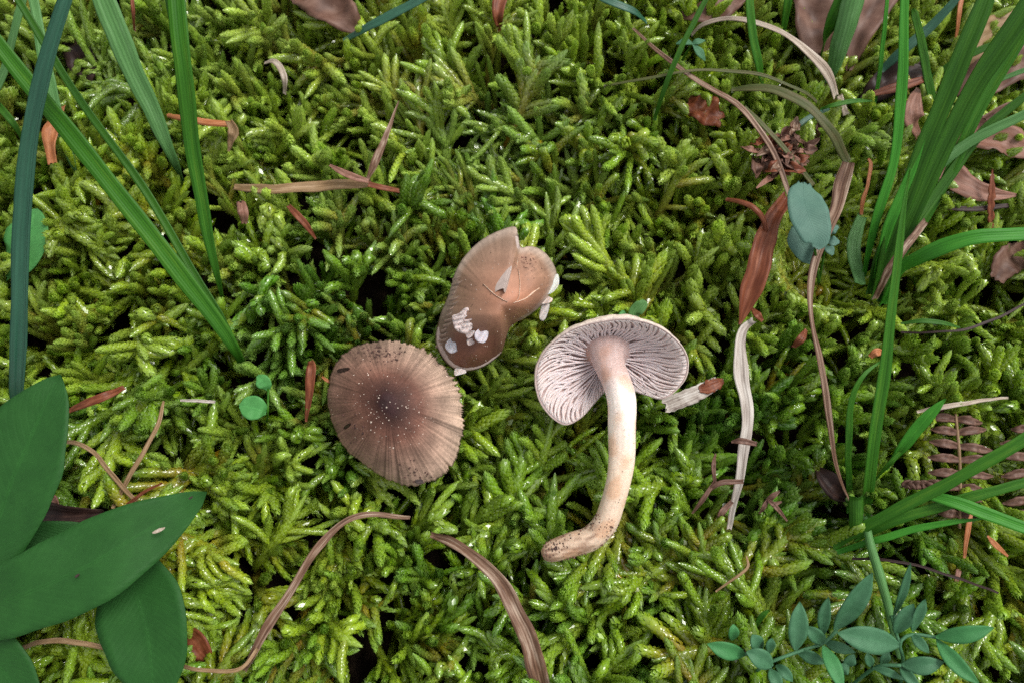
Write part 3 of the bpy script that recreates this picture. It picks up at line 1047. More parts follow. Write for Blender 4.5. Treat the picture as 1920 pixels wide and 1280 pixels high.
# ------------------------------------------------------------------ the overturned mushroom with its gills up
def gilled_mushroom():
    NA = 220
    zc = 0.25
    rim_px = [(1005, 715, .75), (1010, 680, .85), (1033, 646, 1.05), (1075, 618, 1.25), (1128, 604, 1.35), (1180, 600, 1.35), (1230, 612, 1.3), (1268, 638, 1.2), (1288, 670, 1.05),
              (1286, 705, .9), (1266, 732, .75), (1240, 747, .65), (1205, 738, .50), (1172, 726, .40), (1142, 728, .38), (1118, 752, .45), (1090, 782, .55), (1060, 795, .6), (1032, 778, .62), (1012, 748, .68)]
    rim = closed_spline([np.append(wpx(x, y, z), 0)[:3] for x, y, z in rim_px], NA)
    ctr = wpx(1139, 668, zc)
    A = nrm(np.array([0.02, -0.34, 0.94]))
    g = np.random.default_rng(9)
    org = wpx(1140, 690, 0.0)
    root = empty('mushroom', org)
    tag(root, 'overturned mushroom showing lilac gills, with a long curved cream stem', 'mushroom')

    def Q(k, r):
        """inner face of the cap; k is a fractional rim index"""
        i0 = int(math.floor(k)) % NA
        w = k - math.floor(k)
        e = rim[i0] * (1 - w) + rim[(i0 + 1) % NA] * w
        d = e - ctr
        along = np.dot(d, A)
        flat = d - A * along
        return ctr + flat * (r ** 0.92) + A * (along * r ** 1.5 - 0.30 * math.sin(math.pi * r) * (0.6 + 0.4 * r))

    rs = np.concatenate([np.linspace(0.0, 0.9, 12), [0.95, 1.0]])
    V, C, UV = [], [], []
    for r in rs:
        for k in range(NA):
            V.append(Q(k, r))
            C.append(np.array([0.34, 0.25, 0.235]) * (0.85 + 0.15 * r))
            UV.append((k / NA, r))
    # lip and outer skin
    lipn = n1(3, np.arange(NA) * 2 * math.pi / NA, [5, 9, 14, 23, 37], 1.0)
    for (r, off, up, c) in [(1.0, 0.045, -0.01, (0.56, 0.47, 0.40)), (0.985, 0.10, -0.09, (0.52, 0.43, 0.34)), (0.93, 0.10, -0.22, (0.42, 0.31, 0.23)), (0.7, 0.05, -0.34, (0.30, 0.20, 0.15)), (0.35, 0.0, -0.36, (0.22, 0.13, 0.10)), (0.03, 0.0, -0.36, (0.2, 0.11, 0.09))]:
        for k in range(NA):
            q = Q(k, r)
            d = rim[k] - ctr
            o = nrm(d - A * np.dot(d, A))
            topw = 0.55 + 0.75 * max(0, o[1]) ** 1.5
            V.append(q + o * off * topw * (1 + 0.35 * lipn[k]) + A * up * (1 + 0.1 * lipn[k]))
            C.append(np.array(c) * g.uniform(0.85, 1.1))
            UV.append((k / NA, r))
    nr = len(rs) + 6
    F = []
    for i in range(nr - 1):
        for k in range(NA):
            a, b = i * NA + k, i * NA + (k + 1) % NA
            F.append((a, b, b + NA, a + NA))
    cap = build('cap', V, F, M['cap'], root, UV, np.array(C), origin=org)

    # gills, each a thin curved plate standing on the inner face
    NG = 164
    kpos = 0.0
    for i in range(NG):
        k = (i + g.uniform(-0.13, 0.13)) * NA / NG
        tier = i % 4
        r0 = 0.10 if tier == 0 else (0.30 if tier == 2 else g.uniform(0.42, 0.62))
        r0 += g.uniform(-0.02, 0.04)
        r1 = 0.985
        n = 10
        hgt = {0: 0.12, 2: 0.105}.get(tier, 0.09) * g.uniform(0.85, 1.1)
        sw = 4.0 + 2.5 * math.sin(i * 0.13 + 1)
        wob, wp = g.uniform(0.1, 0.45), g.uniform(0, 6)
        lean = g.normal(0, 0.16)
        Vg, Cg, UVg = [], [], []
        for j in range(n):
            s = j / (n - 1)
            r = r0 + (r1 - r0) * s
            kk = k + sw * math.sin(math.pi * s) * 0.8 * (0.4 + r) + wob * math.sin(7 * s + wp)
            b = Q(kk, r)
            t = nrm(Q(kk + 0.8, r) - Q(kk - 0.8, r))
            h = hgt * (math.sin(math.pi * min(1, 0.12 + 0.88 * s)) ** 0.55) * (1.15 - 0.45 * s) + 0.02
            nn = nrm(A + t * lean)
            tb, te = 0.028, 0.006 + 0.024 * r
            wv = t * 0.02 * math.sin(9 * s + wp * 2)
            Vg += [b - t * tb - A * 0.03, b + nn * h - t * te + wv, b + nn * h + t * te + wv, b + t * tb - A * 0.03]
            ce = np.array([0.62, 0.51, 0.475]) * (1.0 - 0.10 * s) + np.array([-0.02, 0.0, 0.05]) * (1 - s)
            cb = np.array([0.52, 0.42, 0.395])
            Cg += [cb, ce, ce, cb]
            UVg += [(0, s), (0.4, s), (0.6, s), (1, s)]
        Fg = []
        for j in range(n - 1):
            a = j * 4
            for q in range(3):
                Fg.append((a + q, a + q + 1, a + q + 5, a + q + 4))
        Fg.append((3, 2, 1, 0))
        e = (n - 1) * 4
        Fg.append((e, e + 1, e + 2, e + 3))
        build('gill', Vg, Fg, M['gill'], cap, UVg, np.array(Cg), origin=Vg[0])

    # stem
    def sc(v, a, p):
        if v < 0.16:
            c = np.array([0.40, 0.29, 0.27])
            w = max(0, v - 0.03) / 0.13
            c = c * (1 - w) + np.array([0.50, 0.36, 0.32]) * w
        elif v < 0.55:
            w = (v - 0.16) / 0.39
            c = np.array([0.84, 0.77, 0.72]) * (1 - w) + np.array([0.64, 0.49, 0.36]) * w
            w2 = min(1, (v - 0.16) / 0.10)
            c = np.array([0.50, 0.36, 0.32]) * (1 - w2) + c * w2
        else:
            w = (v - 0.55) / 0.45
            c = np.array([0.64, 0.50, 0.38]) * (1 - w) + np.array([0.46, 0.32, 0.22]) * w
        c = c * (1 + 0.07 * math.sin(14 * a + 3 * math.sin(9 * v)))
        d = math.sin(2 * a + 17 * v + 2 * math.sin(5 * v)) + math.sin(3 * a - 26 * v + 1) + math.sin(a + 47 * v)
        c = c * (1 - np.array([0.10, 0.24, 0.34]) * min(1, max(0, d - 0.4)))
        if v > 0.72:
            d = math.sin(3.1 * a + 29 * v + 2 * math.sin(17 * v)) + math.sin(6.3 * a - 43 * v + 1.5 * math.sin(4 * a)) + math.sin(11 * a + 71 * v)
            c = c * (1 - np.array([0.5, 0.58, 0.62]) * min(1, max(0, d - 0.0) * 0.8) * min(1, (v - 0.72) / 0.06))
        return c
    sp = [(1138, 663, .22, 104), (1139, 665, .31, 84), (1139.5, 668, .39, 71), (1141, 675, .48, 62), (1146, 693, .63, 56), (1155, 718, .80, 54), (1164, 755, .98, 54), (1167, 800, 1.0, 52), (1166, 850, .92, 50), (1160, 900, .80, 46), (1151, 940, .68, 45), (1136, 978, .56, 46), (1108, 1008, .46, 46), (1070, 1022, .40, 45), (1035, 1032, .36, 40), (1020, 1034, .34, 26), (1015, 1034, .33, 8)]
    pts = []
    for (x, y, z, w) in sp:
        q = wpx(x, y, z)
        pts.append((x, y, z - float(canopy(q[0], q[1])), w))
    tube('stem', pts, 'stem', root, n=90, m=28, col=sc, lump=0.11, origin=ctr, seed=8)
    st = path(pts, 90)
    cp, cs, cc = [], [], []
    for _ in range(560):
        v = 1.0 - 0.30 * g.uniform() ** 1.4 if g.uniform() < 0.8 else g.uniform(0.1, 0.72)
        i = min(88, int(v * 89))
        a = g.uniform(-1.5, 1.5)
        T = nrm(st[i + 1, :3] - st[i, :3])
        Sx = nrm(np.cross(T, [0, 0, 1]))
        U = np.cross(Sx, T)
        cp.append(st[i, :3] + (Sx * math.sin(a) + U * math.cos(a)) * st[i, 3] * 1.01)
        cs.append(0.006 + 0.026 * g.uniform() ** 3 if v > 0.7 else g.uniform(0.004, 0.011))
        cc.append(np.array([0.10, 0.05, 0.035]) * g.uniform(0.4, 2.2))
    # dark lump near the butt end
    for _ in range(46):
        a, b = g.normal(0, 6), g.normal(0, 7)
        cp.append(wpx(1046 + a, 1027 + b, 0.60 - 0.0008 * (b * b)))
        cs.append(g.uniform(0.012, 0.028))
        cc.append(np.array([0.06, 0.032, 0.028]) * g.uniform(0.5, 1.8))
    o = crumbs('soil_crumbs', cp, cs, cc, 'crumb', root, 12)
    o['kind'] = 'stuff'
    # specks on the gills
    cp, cs, cc = [], [], []
    for _ in range(60):
        k = g.uniform(0, NA)
        r = g.uniform(0.35, 0.95)
        cp.append(Q(k, r) + A * (0.20 * math.sin(math.pi * r) ** 0.5 * (1.1 - 0.4 * r)))
        cs.append(g.uniform(0.008, 0.022))
        cc.append(np.array([0.05, 0.03, 0.025]))
    o = crumbs('soil_crumbs', cp, cs, cc, 'crumb', root, 13)
    o['kind'] = 'stuff'


gilled_mushroom()


# ------------------------------------------------------------------ the torn mushroom
def torn_mushroom():
    NA, NR = 200, 34
    rim_px = [(965, 425, 1.25), (971, 440, 1.3), (974, 455, 1.35), (978, 464, 1.25), (998, 462, 1.0), (1022, 474, .85), (1040, 500, .75), (1043, 525, .7), (1028, 556, .7), (1010, 578, .6), (985, 596, .45),
              (958, 612, .35), (948, 638, .25), (938, 664, .2), (905, 689, .2), (868, 697, .22), (843, 688, .25), (824, 664, .3), (816, 634, .4), (826, 590, .6), (842, 550, .8), (853, 512, .95), (870, 482, 1.05), (900, 452, 1.15), (935, 433, 1.2)]
    R3 = closed_spline([(x, y, z) for x, y, z in rim_px], NA)
    ctr = np.array([938, 570.0])
    zc = 1.75
    g = np.random.default_rng(17)
    org = wpx(920, 600, 0.0)
    root = empty('torn_mushroom', org)
    tag(root, 'torn reddish brown mushroom cap with a split edge and pale broken gills', 'mushroom')
    ang = np.arctan2(R3[:, 1] - ctr[1], R3[:, 0] - ctr[0])
    fib = n1(5, np.arange(NA) * 2 * math.pi / NA, [37, 53, 71, 97], 1.4) + 0.35 * g.normal(0, 1, NA)

    def H(k, r):
        ze = R3[k][2]
        z = ze + (zc - ze) * (1 - r ** 1.9)
        px, py = ctr + (R3[k][:2] - ctr) * r
        # the fold: the cap bends sharply down below the disc
        if py > 590:
            z -= 0.22 * min(1, (py - 590) / 40) * min(1, max(0, (965 - px) / 40))
        z += 0.10 * math.exp(-(((px - 885) / 26) ** 2 + ((py - 668) / 16) ** 2))
        # ridge and trough of the split
        d = (px - 972 - 0.15 * (py - 460))
        if 440 < py < 640:
            z -= 0.10 * math.exp(-(d / 9.0) ** 2) * max(0, 1 - (py - 440) / 110)
            z += 0.05 * math.exp(-((d - 24) / 16) ** 2) * max(0, 1 - abs(py - 500) / 80)
        z += 0.012 * fib[k] * max(0, r - 0.45) * 2 * (0.5 if ang[k] < 0 and ang[k] > -2.2 else 1.3)
        return px, py, z

    V, C, UV = [], [], []
    for i in range(NR + 1):
        r = i / NR
        for k in range(NA):
            px, py, z = H(k, r)
            V.append(wpx(px, py, z))
            # colours: rosy tan disc, redder below, grey-tan rim, dark fibrous flank
            c = np.array([0.38, 0.165, 0.095])
            d = math.hypot((px - 960) / 70, (py - 560) / 60)
            c = c + (np.array([0.30, 0.19, 0.13]) - c) * min(1, d * 0.55)
            if r > 0.86 and py < 600:
                c = c + (np.array([0.44, 0.33, 0.26]) - c) * min(1, (r - 0.86) / 0.1)
            low = min(1, max(0, (py - 585) / 50)) * min(1, max(0, (985 - px) / 60))
            c = c + (np.array([0.20, 0.085, 0.055]) - c) * low
            left = min(1, max(0, (858 - px) / 22)) * min(1, max(0, (py - 520) / 40))
            c = c + (np.array([0.22, 0.16, 0.12]) - c) * left * 0.8
            f = 1 + 0.13 * fib[k] * max(0, r - 0.4) / 0.6
            if px > 985 and py < 520:
                f *= 1.1 + 0.2 * math.sin(px * 0.35 + py * 0.21) * math.sin(py * 0.4)
            f *= (0.70 + 0.16 * math.exp(-(((px - 955) / 45) ** 2 + ((py - 545) / 40) ** 2))) + 0.08 * float(noise2(95, px * 0.1, py * 0.1, 0.4, 1.8, 9))
            C.append(np.clip(c * f, 0.02, 0.9))
            UV.append((k / NA, r))
    for (r, dz) in [(0.97, -0.05), (0.93, -0.02), (0.6, 0.25), (0.2, 0.6)]:
        for k in range(NA):
            px, py = ctr + (R3[k][:2] - ctr) * r
            V.append(wpx(px, py, R3[k][2] + dz))
            C.append(np.array([0.34, 0.27, 0.24]))
            UV.append((k / NA, r))
    F = []
    for i in range(NR + 4):
        for k in range(NA):
            a, b = i * NA + k, i * NA + (k + 1) % NA
            F.append((a, a + NA, b + NA, b))
    build('cap', V, F, M['capsmooth'], root, UV, np.array(C), origin=org)

    def zat(px, py):
        v = np.array([px, py]) - ctr
        k = int(np.argmin(np.abs(np.angle(np.exp(1j * (ang - math.atan2(v[1], v[0])))))))
        r = np.linalg.norm(v) / np.linalg.norm(R3[k][:2] - ctr)
        return H(k, min(1, r))[2]

    # pale cracks: raised torn skin
    def crack(pl, w):
        pl = spline([(a, b, 0) for a, b in pl], 14)
        V, F, C = [], [], []
        for i, (x, y, _) in enumerate(pl):
            ww = 0.75 * w * (0.35 + 0.65 * math.sin(math.pi * (i + 0.6) / 14.2)) * g.uniform(0.7, 1.3)
            t = pl[min(13, i + 1)] - pl[max(0, i - 1)]
            nx, ny = -t[1], t[0]
            l = math.hypot(nx, ny)
            nx, ny = nx / l, ny / l
            for o, dz in ((-1, -0.01), (0, 0.035), (1, -0.01)):
                V.append(wpx(x + nx * ww * o, y + ny * ww * o, zat(x + nx * ww * o, y + ny * ww * o) + dz))
                C.append((0.55, 0.36, 0.26))
        for i in range(13):
            for q in range(2):
                a = i * 3 + q
                F.append((a, a + 1, a + 4, a + 3))
        build('crack', V, F, M['white'], root, None, np.array(C))
    crack([(906, 532), (925, 550), (940, 560), (952, 566)], 1.3)
    crack([(972, 505), (975, 530), (973, 556), (968, 564)], 1.2)
    crack([(963, 568), (985, 560), (1000, 548), (1012, 540)], 2.2)
    crack([(968, 503), (970, 492), (972, 482)], 0.9)

    # gill edges showing under the left rim
    for i in range(14):
        v = i / 13
        x0, y0 = 851 - 32 * v + 5 * math.sin(v * 3), 520 + 125 * v
        ln = 13 + 5 * math.sin(i * 1.7)
        p = [wpx(x0 - 3, y0 + 4, zat(x0 + 5, y0) - 0.10), wpx(x0 + ln * 0.5, y0 + 1, zat(x0 + ln * 0.5 + 2, y0) - 0.005), wpx(x0 + ln, y0 - 3, zat(x0 + ln, y0 - 3) - 0.025)]
        p = spline(p, 7)
        V, F, C = [], [], []
        for j in range(7):
            for o, dz in ((-1, -0.05), (0, 0.03), (1, -0.05)):
                V.append(p[j] + np.array([0, 0.04 * o, dz]))
                C.append((0.25, 0.18, 0.14) if o == 0 else (0.15, 0.10, 0.075))
        for j in range(6):
            for q in range(2):
                a = j * 3 + q
                F.append((a, a + 1, a + 4, a + 3))
        build('gill', V, F, M['gill'], root, None, np.array(C))

    # sand
    pts, sz, cols = [], [], []
    for _ in range(170):
        k = int(g.uniform(0, NA))
        r = math.sqrt(g.uniform(0, 0.92))
        px, py, z = H(k, r)
        pts.append(wpx(px, py, z + 0.008))
        sz.append(g.choice([0.005, 0.008, 0.013]))
        cols.append(np.array([0.6, 0.48, 0.40]) * g.uniform(0.5, 1.2) if g.uniform() < 0.72 else np.array([0.05, 0.03, 0.02]))
    for _ in range(50):
        px, py = g.normal(990, 12), g.normal(492, 6)
        pts.append(wpx(px, py, zat(px, py) + 0.005))
        sz.append(g.uniform(0.008, 0.024))
        cols.append(np.array([0.14, 0.07, 0.05]) * g.uniform(0.5, 2))
    o = crumbs('sand_grains', pts, sz, cols, 'crumb', root, 21)
    o['kind'] = 'stuff'

    # broken bits of gill lying on and beside it
    def shard(outline, z0, tilt, label, ridges=0, col=(0.52, 0.42, 0.40), name='gill_fragment', thick=0.03):
        o = np.array(outline, float)
        c = o.mean(0)
        rim_ = closed_spline(o, 30)
        V, C, F = [], [], []
        rows = 5
        for lay in (0, 1):
            for i in range(rows + 1):
                r = i / rows
                for k in range(30):
                    px, py = c + (rim_[k] - c) * max(r, 0.02) 
                    z = z0 + tilt[0] * (px - c[0]) / 30 + tilt[1] * (py - c[1]) / 30 + 0.03 * math.sin(px * 0.3 + py * 0.2)
                    if ridges:
                        z += 0.045 * math.sin((py - c[1] + 0.25 * (px - c[0])) * ridges)
                    V.append(wpx(px, py, z - lay * thick))
                    cc = np.array(col) * g.uniform(0.93, 1.05)
                    if ridges:
                        cc = cc * (0.88 + 0.16 * math.sin((py - c[1] + 0.25 * (px - c[0])) * ridges))
                    C.append(cc)
        for lay in (0, 1):
            b0 = lay * (rows + 1) * 30
            for i in range(rows):
                for k in range(30):
                    a, b = b0 + i * 30 + k, b0 + i * 30 + (k + 1) % 30
                    F.append((a, a + 30, b + 30, b) if lay == 0 else (a, b, b + 30, a + 30))
        e, e2 = rows * 30, (2 * rows + 1) * 30
        for k in range(30):
            F.append((e + k, e2 + k, e2 + (k + 1) % 30, e + (k + 1) % 30))
        ob = build(name, V, F, M['white'], None, None, np.array(C))
        tag(ob, label, 'mushroom piece')

    zb = lambda x, y: zat(x, y) + 0.07
    shard([(848, 592), (860, 588), (872, 577), (886, 580), (887, 598), (886, 614), (874, 626), (856, 620), (850, 608)], zb(868, 602) + .05, (0.02, -0.05), 'ridged pinkish gill fragment lying on the torn mushroom cap', ridges=0.72)
    shard([(874, 620), (892, 612), (888, 628), (876, 634)], zb(882, 624), (0, -0.05), 'small pinkish gill crumb between the ridged and the angular pale fragments')
    shard([(891, 623), (904, 614), (915, 619), (914, 634), (906, 643), (892, 637)], zb(904, 628) + .03, (-0.05, -0.05), 'angular bluish white gill fragment lying on the torn mushroom cap', col=(0.48, 0.43, 0.46))
    shard([(876, 636), (888, 634), (889, 643), (878, 647)], zb(882, 640), (0, 0), 'tiny four sided white gill chip below the ridged fragment')
    shard([(838, 640), (850, 632), (862, 642), (858, 656), (846, 662), (835, 652)], zb(850, 648) - .02, (0.04, -0.04), 'translucent bluish white gill scrap at the dark flank of the torn cap', col=(0.46, 0.44, 0.47))
    shard([(854, 690), (870, 692), (874, 698), (862, 702), (852, 703)], .24, (0, -0.03), 'ragged white gill scrap hanging below the torn cap', col=(0.58, 0.49, 0.46))
    shard([(1022, 528), (1034, 520), (1046, 514), (1048, 532), (1040, 545), (1028, 552), (1020, 545)], .78, (0.04, 0.08), 'broad translucent white gill flake sticking out beside the torn cap', col=(0.46, 0.46, 0.42))
    shard([(1002, 562), (1018, 554), (1036, 560), (1030, 568), (1010, 570)], .74, (0.02, 0), 'pinkish white gill strip at the broken side of the torn cap', col=(0.60, 0.47, 0.42))
    shard([(1018, 568), (1030, 570), (1026, 590), (1018, 602), (1011, 594)], .62, (0.0, -0.12), 'white tongue shaped gill flake hanging from the torn cap over moss', col=(0.50, 0.45, 0.43))


torn_mushroom()
#NEXT2

# ------------------------------------------------------------------ living grass
def blade(pts, mat, label, fold=0.35, name='grass_strand', cat='grass', group=None, **kw):
    o = ribbon(name, pts, mat, fold=fold, **kw)
    return tag(o, label, cat, group)


def tuft(name, base, label, cat, blades):
    root = empty(name, P(*base))
    tag(root, label, cat)
    for b in blades:
        kw = b[2] if len(b) > 2 else {}
        ribbon(kw.pop('part', 'blade'), b[0], b[1], root, **{'fold': 0.35, **kw})
    return root


blade([(36, 800, -.8, 28), (35, 720, .4, 31), (38, 560, 1.6, 34), (50, 330, 2.8, 33), (85, 130, 3.8, 32), (150, -70, 4.6, 26)], 'grass_blue', 'thick blue green grass blade rising from behind the broad green leaves', fold=0.6)
tuft('grass_tuft', (452, 690, -0.8), 'tuft of two long green grass blades rooted between the domed cap and a white needle', 'grass', [
    ([(458, 695, -.9, 10), (440, 655, 0.1, 20), (390, 578, .8, 30), (250, 400, 1.9, 34), (130, 250, 2.7, 34), (-60, 10, 3.7, 28)], 'grass'),
    ([(452, 690, -.9, 8), (425, 615, 0.1, 12), (370, 520, .6, 15), (260, 340, 1.4, 15), (150, 190, 2.0, 15), (60, 40, 2.6, 14), (-10, -70, 3.0, 12)], 'grass_dark')])
tuft('grass_tuft', (416, 560, -0.8), 'straight upright grass blade with a narrow twin leaning on its upper end', 'grass', [
    ([(418, 570, -.8, 6), (408, 520, .2, 12), (388, 420, 1.0, 22), (362, 280, 2.0, 31), (344, 120, 3.0, 35), (326, -60, 3.8, 33)], 'grass', {'fold': 0.45}),
    ([(352, 190, 2.2, 8), (335, 90, 2.9, 14), (308, -50, 3.4, 16)], 'grass_dark')])
blade([(345, 350, -1.6, 10), (325, 300, -.5, 18), (290, 215, .3, 30), (240, 110, 1.0, 42), (180, -40, 1.7, 44)], 'grass_pale', 'wide pale green grass blade sinking into the moss beside the upright blade')
blade([(150, 350, -1.6, 10), (135, 310, -.5, 14), (112, 230, .1, 22), (85, 120, .6, 22), (55, -40, 1.0, 16)], 'grass_pale', 'soft pale grass blade passing behind the thick blue green blade', fold=0.2)
blade([(-30, 220, .2, 18), (5, 140, .8, 20), (28, 60, 1.4, 18), (52, -40, 2.0, 14)], 'grass_pale', 'short pale grass blade crossing above the long green tuft blade')
blade([(-20, 180, .3, 14), (20, 225, .3, 13), (48, 272, -.3, 7)], 'grass_dark', 'short dark grass tip in moss beside the thick blue green blade')
blade([(645, 76, -.2, 8), (700, 45, .35, 17), (760, 15, .5, 18), (830, -25, .6, 14)], 'grass_blue', 'flat bluish grass blade lying beside a dark purplish leaf', fold=0.15)
blade([(1095, -20, .5, 16), (1150, 5, .5, 15), (1190, 22, .3, 13), (1212, 42, -.2, 8)], 'grass_blue', 'short bluish grass tip sinking into moss near the thin dark stalk', fold=0.15)
blade([(1228, 225, -.5, 6), (1245, 170, .3, 9), (1272, 100, .9, 10), (1340, -30, 1.6, 10)], 'grass_dark', 'very thin dark grass stem beside the small three part leaf')
blade([(1432, 165, -.5, 12), (1424, 130, .2, 15), (1411, 60, .8, 16), (1402, -40, 1.4, 14)], 'grass', 'upright green grass blade crossing the pale arched straw', fold=0.3)
blade([(1468, 60, -.4, 12), (1476, 10, .3, 16), (1482, -50, .8, 16)], 'grass', 'short grass blade between the arched straw and a grey brown leaf')
tuft('grass_tuft', (1566, 140, -0.8), 'broad smooth light green shoot with a narrow leaf against brown leaves', 'grass', [
    ([(1562, 150, -.7, 30), (1575, 100, .1, 38), (1592, 40, .8, 42), (1615, -60, 1.6, 42)], 'grass_pale', {'fold': 0.0, 'arch': 0.45}),
    ([(1540, 105, -.6, 8), (1552, 62, .3, 20), (1575, 5, 1.0, 26), (1605, -60, 1.6, 24)], 'grass')])

# the big tuft on the right
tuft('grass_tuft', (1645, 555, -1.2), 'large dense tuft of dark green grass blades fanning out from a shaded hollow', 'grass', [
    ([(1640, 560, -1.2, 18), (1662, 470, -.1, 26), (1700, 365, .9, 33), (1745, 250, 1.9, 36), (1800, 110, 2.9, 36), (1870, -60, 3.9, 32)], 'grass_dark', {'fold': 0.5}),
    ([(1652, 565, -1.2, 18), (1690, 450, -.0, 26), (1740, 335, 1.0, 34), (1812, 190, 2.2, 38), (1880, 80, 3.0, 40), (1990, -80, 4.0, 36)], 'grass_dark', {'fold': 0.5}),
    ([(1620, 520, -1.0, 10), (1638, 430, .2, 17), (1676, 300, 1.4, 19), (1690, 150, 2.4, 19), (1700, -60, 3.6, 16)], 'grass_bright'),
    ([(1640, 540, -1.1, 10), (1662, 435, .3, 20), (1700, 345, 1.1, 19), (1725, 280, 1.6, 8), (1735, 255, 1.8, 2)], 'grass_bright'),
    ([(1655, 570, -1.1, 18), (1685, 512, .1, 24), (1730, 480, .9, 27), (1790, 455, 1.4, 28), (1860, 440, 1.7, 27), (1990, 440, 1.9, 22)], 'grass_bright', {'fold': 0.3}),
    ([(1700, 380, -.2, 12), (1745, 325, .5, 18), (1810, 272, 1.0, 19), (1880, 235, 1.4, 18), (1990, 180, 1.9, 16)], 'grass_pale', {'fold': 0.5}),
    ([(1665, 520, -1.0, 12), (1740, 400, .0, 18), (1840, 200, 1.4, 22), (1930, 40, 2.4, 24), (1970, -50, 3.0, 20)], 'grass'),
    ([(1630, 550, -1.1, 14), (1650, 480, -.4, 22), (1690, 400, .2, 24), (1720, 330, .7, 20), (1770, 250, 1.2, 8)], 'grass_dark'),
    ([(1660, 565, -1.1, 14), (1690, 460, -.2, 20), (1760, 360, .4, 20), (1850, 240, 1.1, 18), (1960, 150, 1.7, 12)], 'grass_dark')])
blade([(1752, 220, -.7, 14), (1742, 160, .1, 21), (1728, 90, .9, 22), (1716, 30, 1.6, 18), (1712, 18, 1.7, 8)], 'grass_dark', 'short blunt grass blade with cut tip beside the large dense tuft')
blade([(1640, 195, -.5, 6), (1650, 130, .2, 8), (1658, 60, .8, 8), (1666, -40, 1.6, 7)], 'grass_bright', 'very thin bright grass stem in front of dark leaf litter')
blade([(1652, 132, -.2, 12), (1690, 98, .2, 18), (1750, 45, .6, 17), (1810, -20, 1.1, 12)], 'grass_blue', 'bluish grass blade slanting behind the bright upright blade', fold=0.2)
blade([(1740, 150, -.3, 8), (1800, 112, .2, 14), (1870, 80, .5, 12), (1930, 55, .7, 8)], 'grass_dark', 'dark short grass blade behind the dense tuft above tan leaf')
blade([(1850, 165, .4, 4), (1880, 148, .6, 8), (1940, 125, .9, 10)], 'grass_pale', 'fine pale grass tip resting on a brown dry leaf')
blade([(1538, 205, .1, 4), (1560, 198, .35, 8), (1600, 190, .4, 9), (1636, 189, .35, 3)], 'grass', 'small bright green grass tip lying across the brown green arched blade')
blade([(1475, 262, -.2, 8), (1492, 240, .15, 10), (1525, 216, .2, 9), (1556, 205, .1, 4)], 'grass_blue', 'small teal grass tip above the shaggy brown husk', fold=0.2)
blade([(1622, 975, -.8, 14), (1632, 880, .4, 25), (1648, 760, 1.3, 25), (1668, 600, 2.2, 20), (1686, 460, 2.8, 14), (1707, 318, 3.3, 2)], 'grass', 'tall straight green blade pointing up beside the twisted dry straw', fold=0.5)
blade([(1592, 960, -.7, 10), (1591, 860, .2, 13), (1596, 755, .7, 12), (1616, 706, .9, 8), (1652, 676, .8, 3)], 'grass', 'slim green blade with its tip bent over next to the tall straight one')
blade([(1662, 880, -.3, 6), (1690, 840, .5, 21), (1726, 795, .9, 24), (1755, 765, 1.1, 16), (1773, 747, 1.2, 2)], 'grass_bright', 'short pointed bright green leaf blade above dead fern')
blade([(1640, 900, -.4, 5), (1665, 872, .4, 10), (1690, 845, .6, 5)], 'grass', 'tiny green blade at the foot of the pointed bright leaf blade')
tuft('grass_shoot', (1608, 1000, -0.6), 'spreading grass shoot of narrow blades over a cut sheath above the leaflets', 'grass', [
    ([(1560, 1022, -.1, 16), (1610, 992, .5, 22), (1700, 946, 1.1, 23), (1800, 892, 1.6, 24), (1880, 845, 1.9, 23), (1990, 780, 2.3, 18)], 'grass', {'fold': 0.4}),
    ([(1600, 1010, .1, 14), (1680, 975, .7, 19), (1770, 945, 1.0, 20), (1870, 918, 1.3, 19), (1990, 890, 1.6, 14)], 'grass'),
    ([(1728, 926, 1.0, 10), (1780, 938, 1.2, 22), (1850, 962, 1.3, 24), (1930, 992, 1.4, 22), (1990, 1015, 1.4, 16)], 'grass_bright'),
    ([(1570, 1035, -.1, 10), (1640, 1012, .5, 13), (1720, 990, .8, 13), (1790, 978, 1.0, 9), (1850, 970, 1.1, 2)], 'grass_bright'),
    ([(1604, 1010, .2, 12), (1608, 980, .7, 26), (1608, 934, 1.0, 27)], 'grass_dark', {'part': 'sheath', 'fold': 0.0, 'arch': 0.6}),
    ([(1622, 970, .5, 14), (1640, 1040, .6, 17), (1660, 1110, .5, 17), (1690, 1230, .0, 13)], 'grass_pale', {'part': 'stem', 'fold': 0.0, 'arch': 0.7})])
blade([(1690, 606, .3, 4), (1730, 602, .5, 9), (1770, 606, .5, 8), (1800, 614, .3, 3)], 'grass_dark', 'small dark grass piece above the thin dark twig')
blade([(1412, 1180, -.2, 6), (1428, 1155, .2, 11), (1442, 1143, .3, 3)], 'grass', 'tiny green blade tip between moss and the left leaflets')
blade([(1620, 395, -.9, 16), (1600, 460, -.8, 26), (1612, 530, -.9, 20)], 'grass_pale', 'shaded pale grass base in the hollow beside the blue green leaf')

# ------------------------------------------------------------------ broad leaves in the lower left corner
def leafy(name, base, label, cat, leaves, stems=()):
    root = empty(name, P(*base))
    tag(root, label, cat)
    for b in leaves:
        kw = dict(b[2]) if len(b) > 2 else {}
        ribbon(kw.pop('part', 'leaf'), b[0], b[1], root, **{'n': 30, 'm': 11, 'kink': 0.25, 'fold': 0.12, 'wave': 0.05, 'midrib': 0.035 if name.startswith(('broad', 'blue')) and 'part' not in (b[2] if len(b) > 2 else {}) else 0.0, **kw})
    for s in stems:
        tube('stem', s[0], s[1], root, n=16, m=7)
    return root


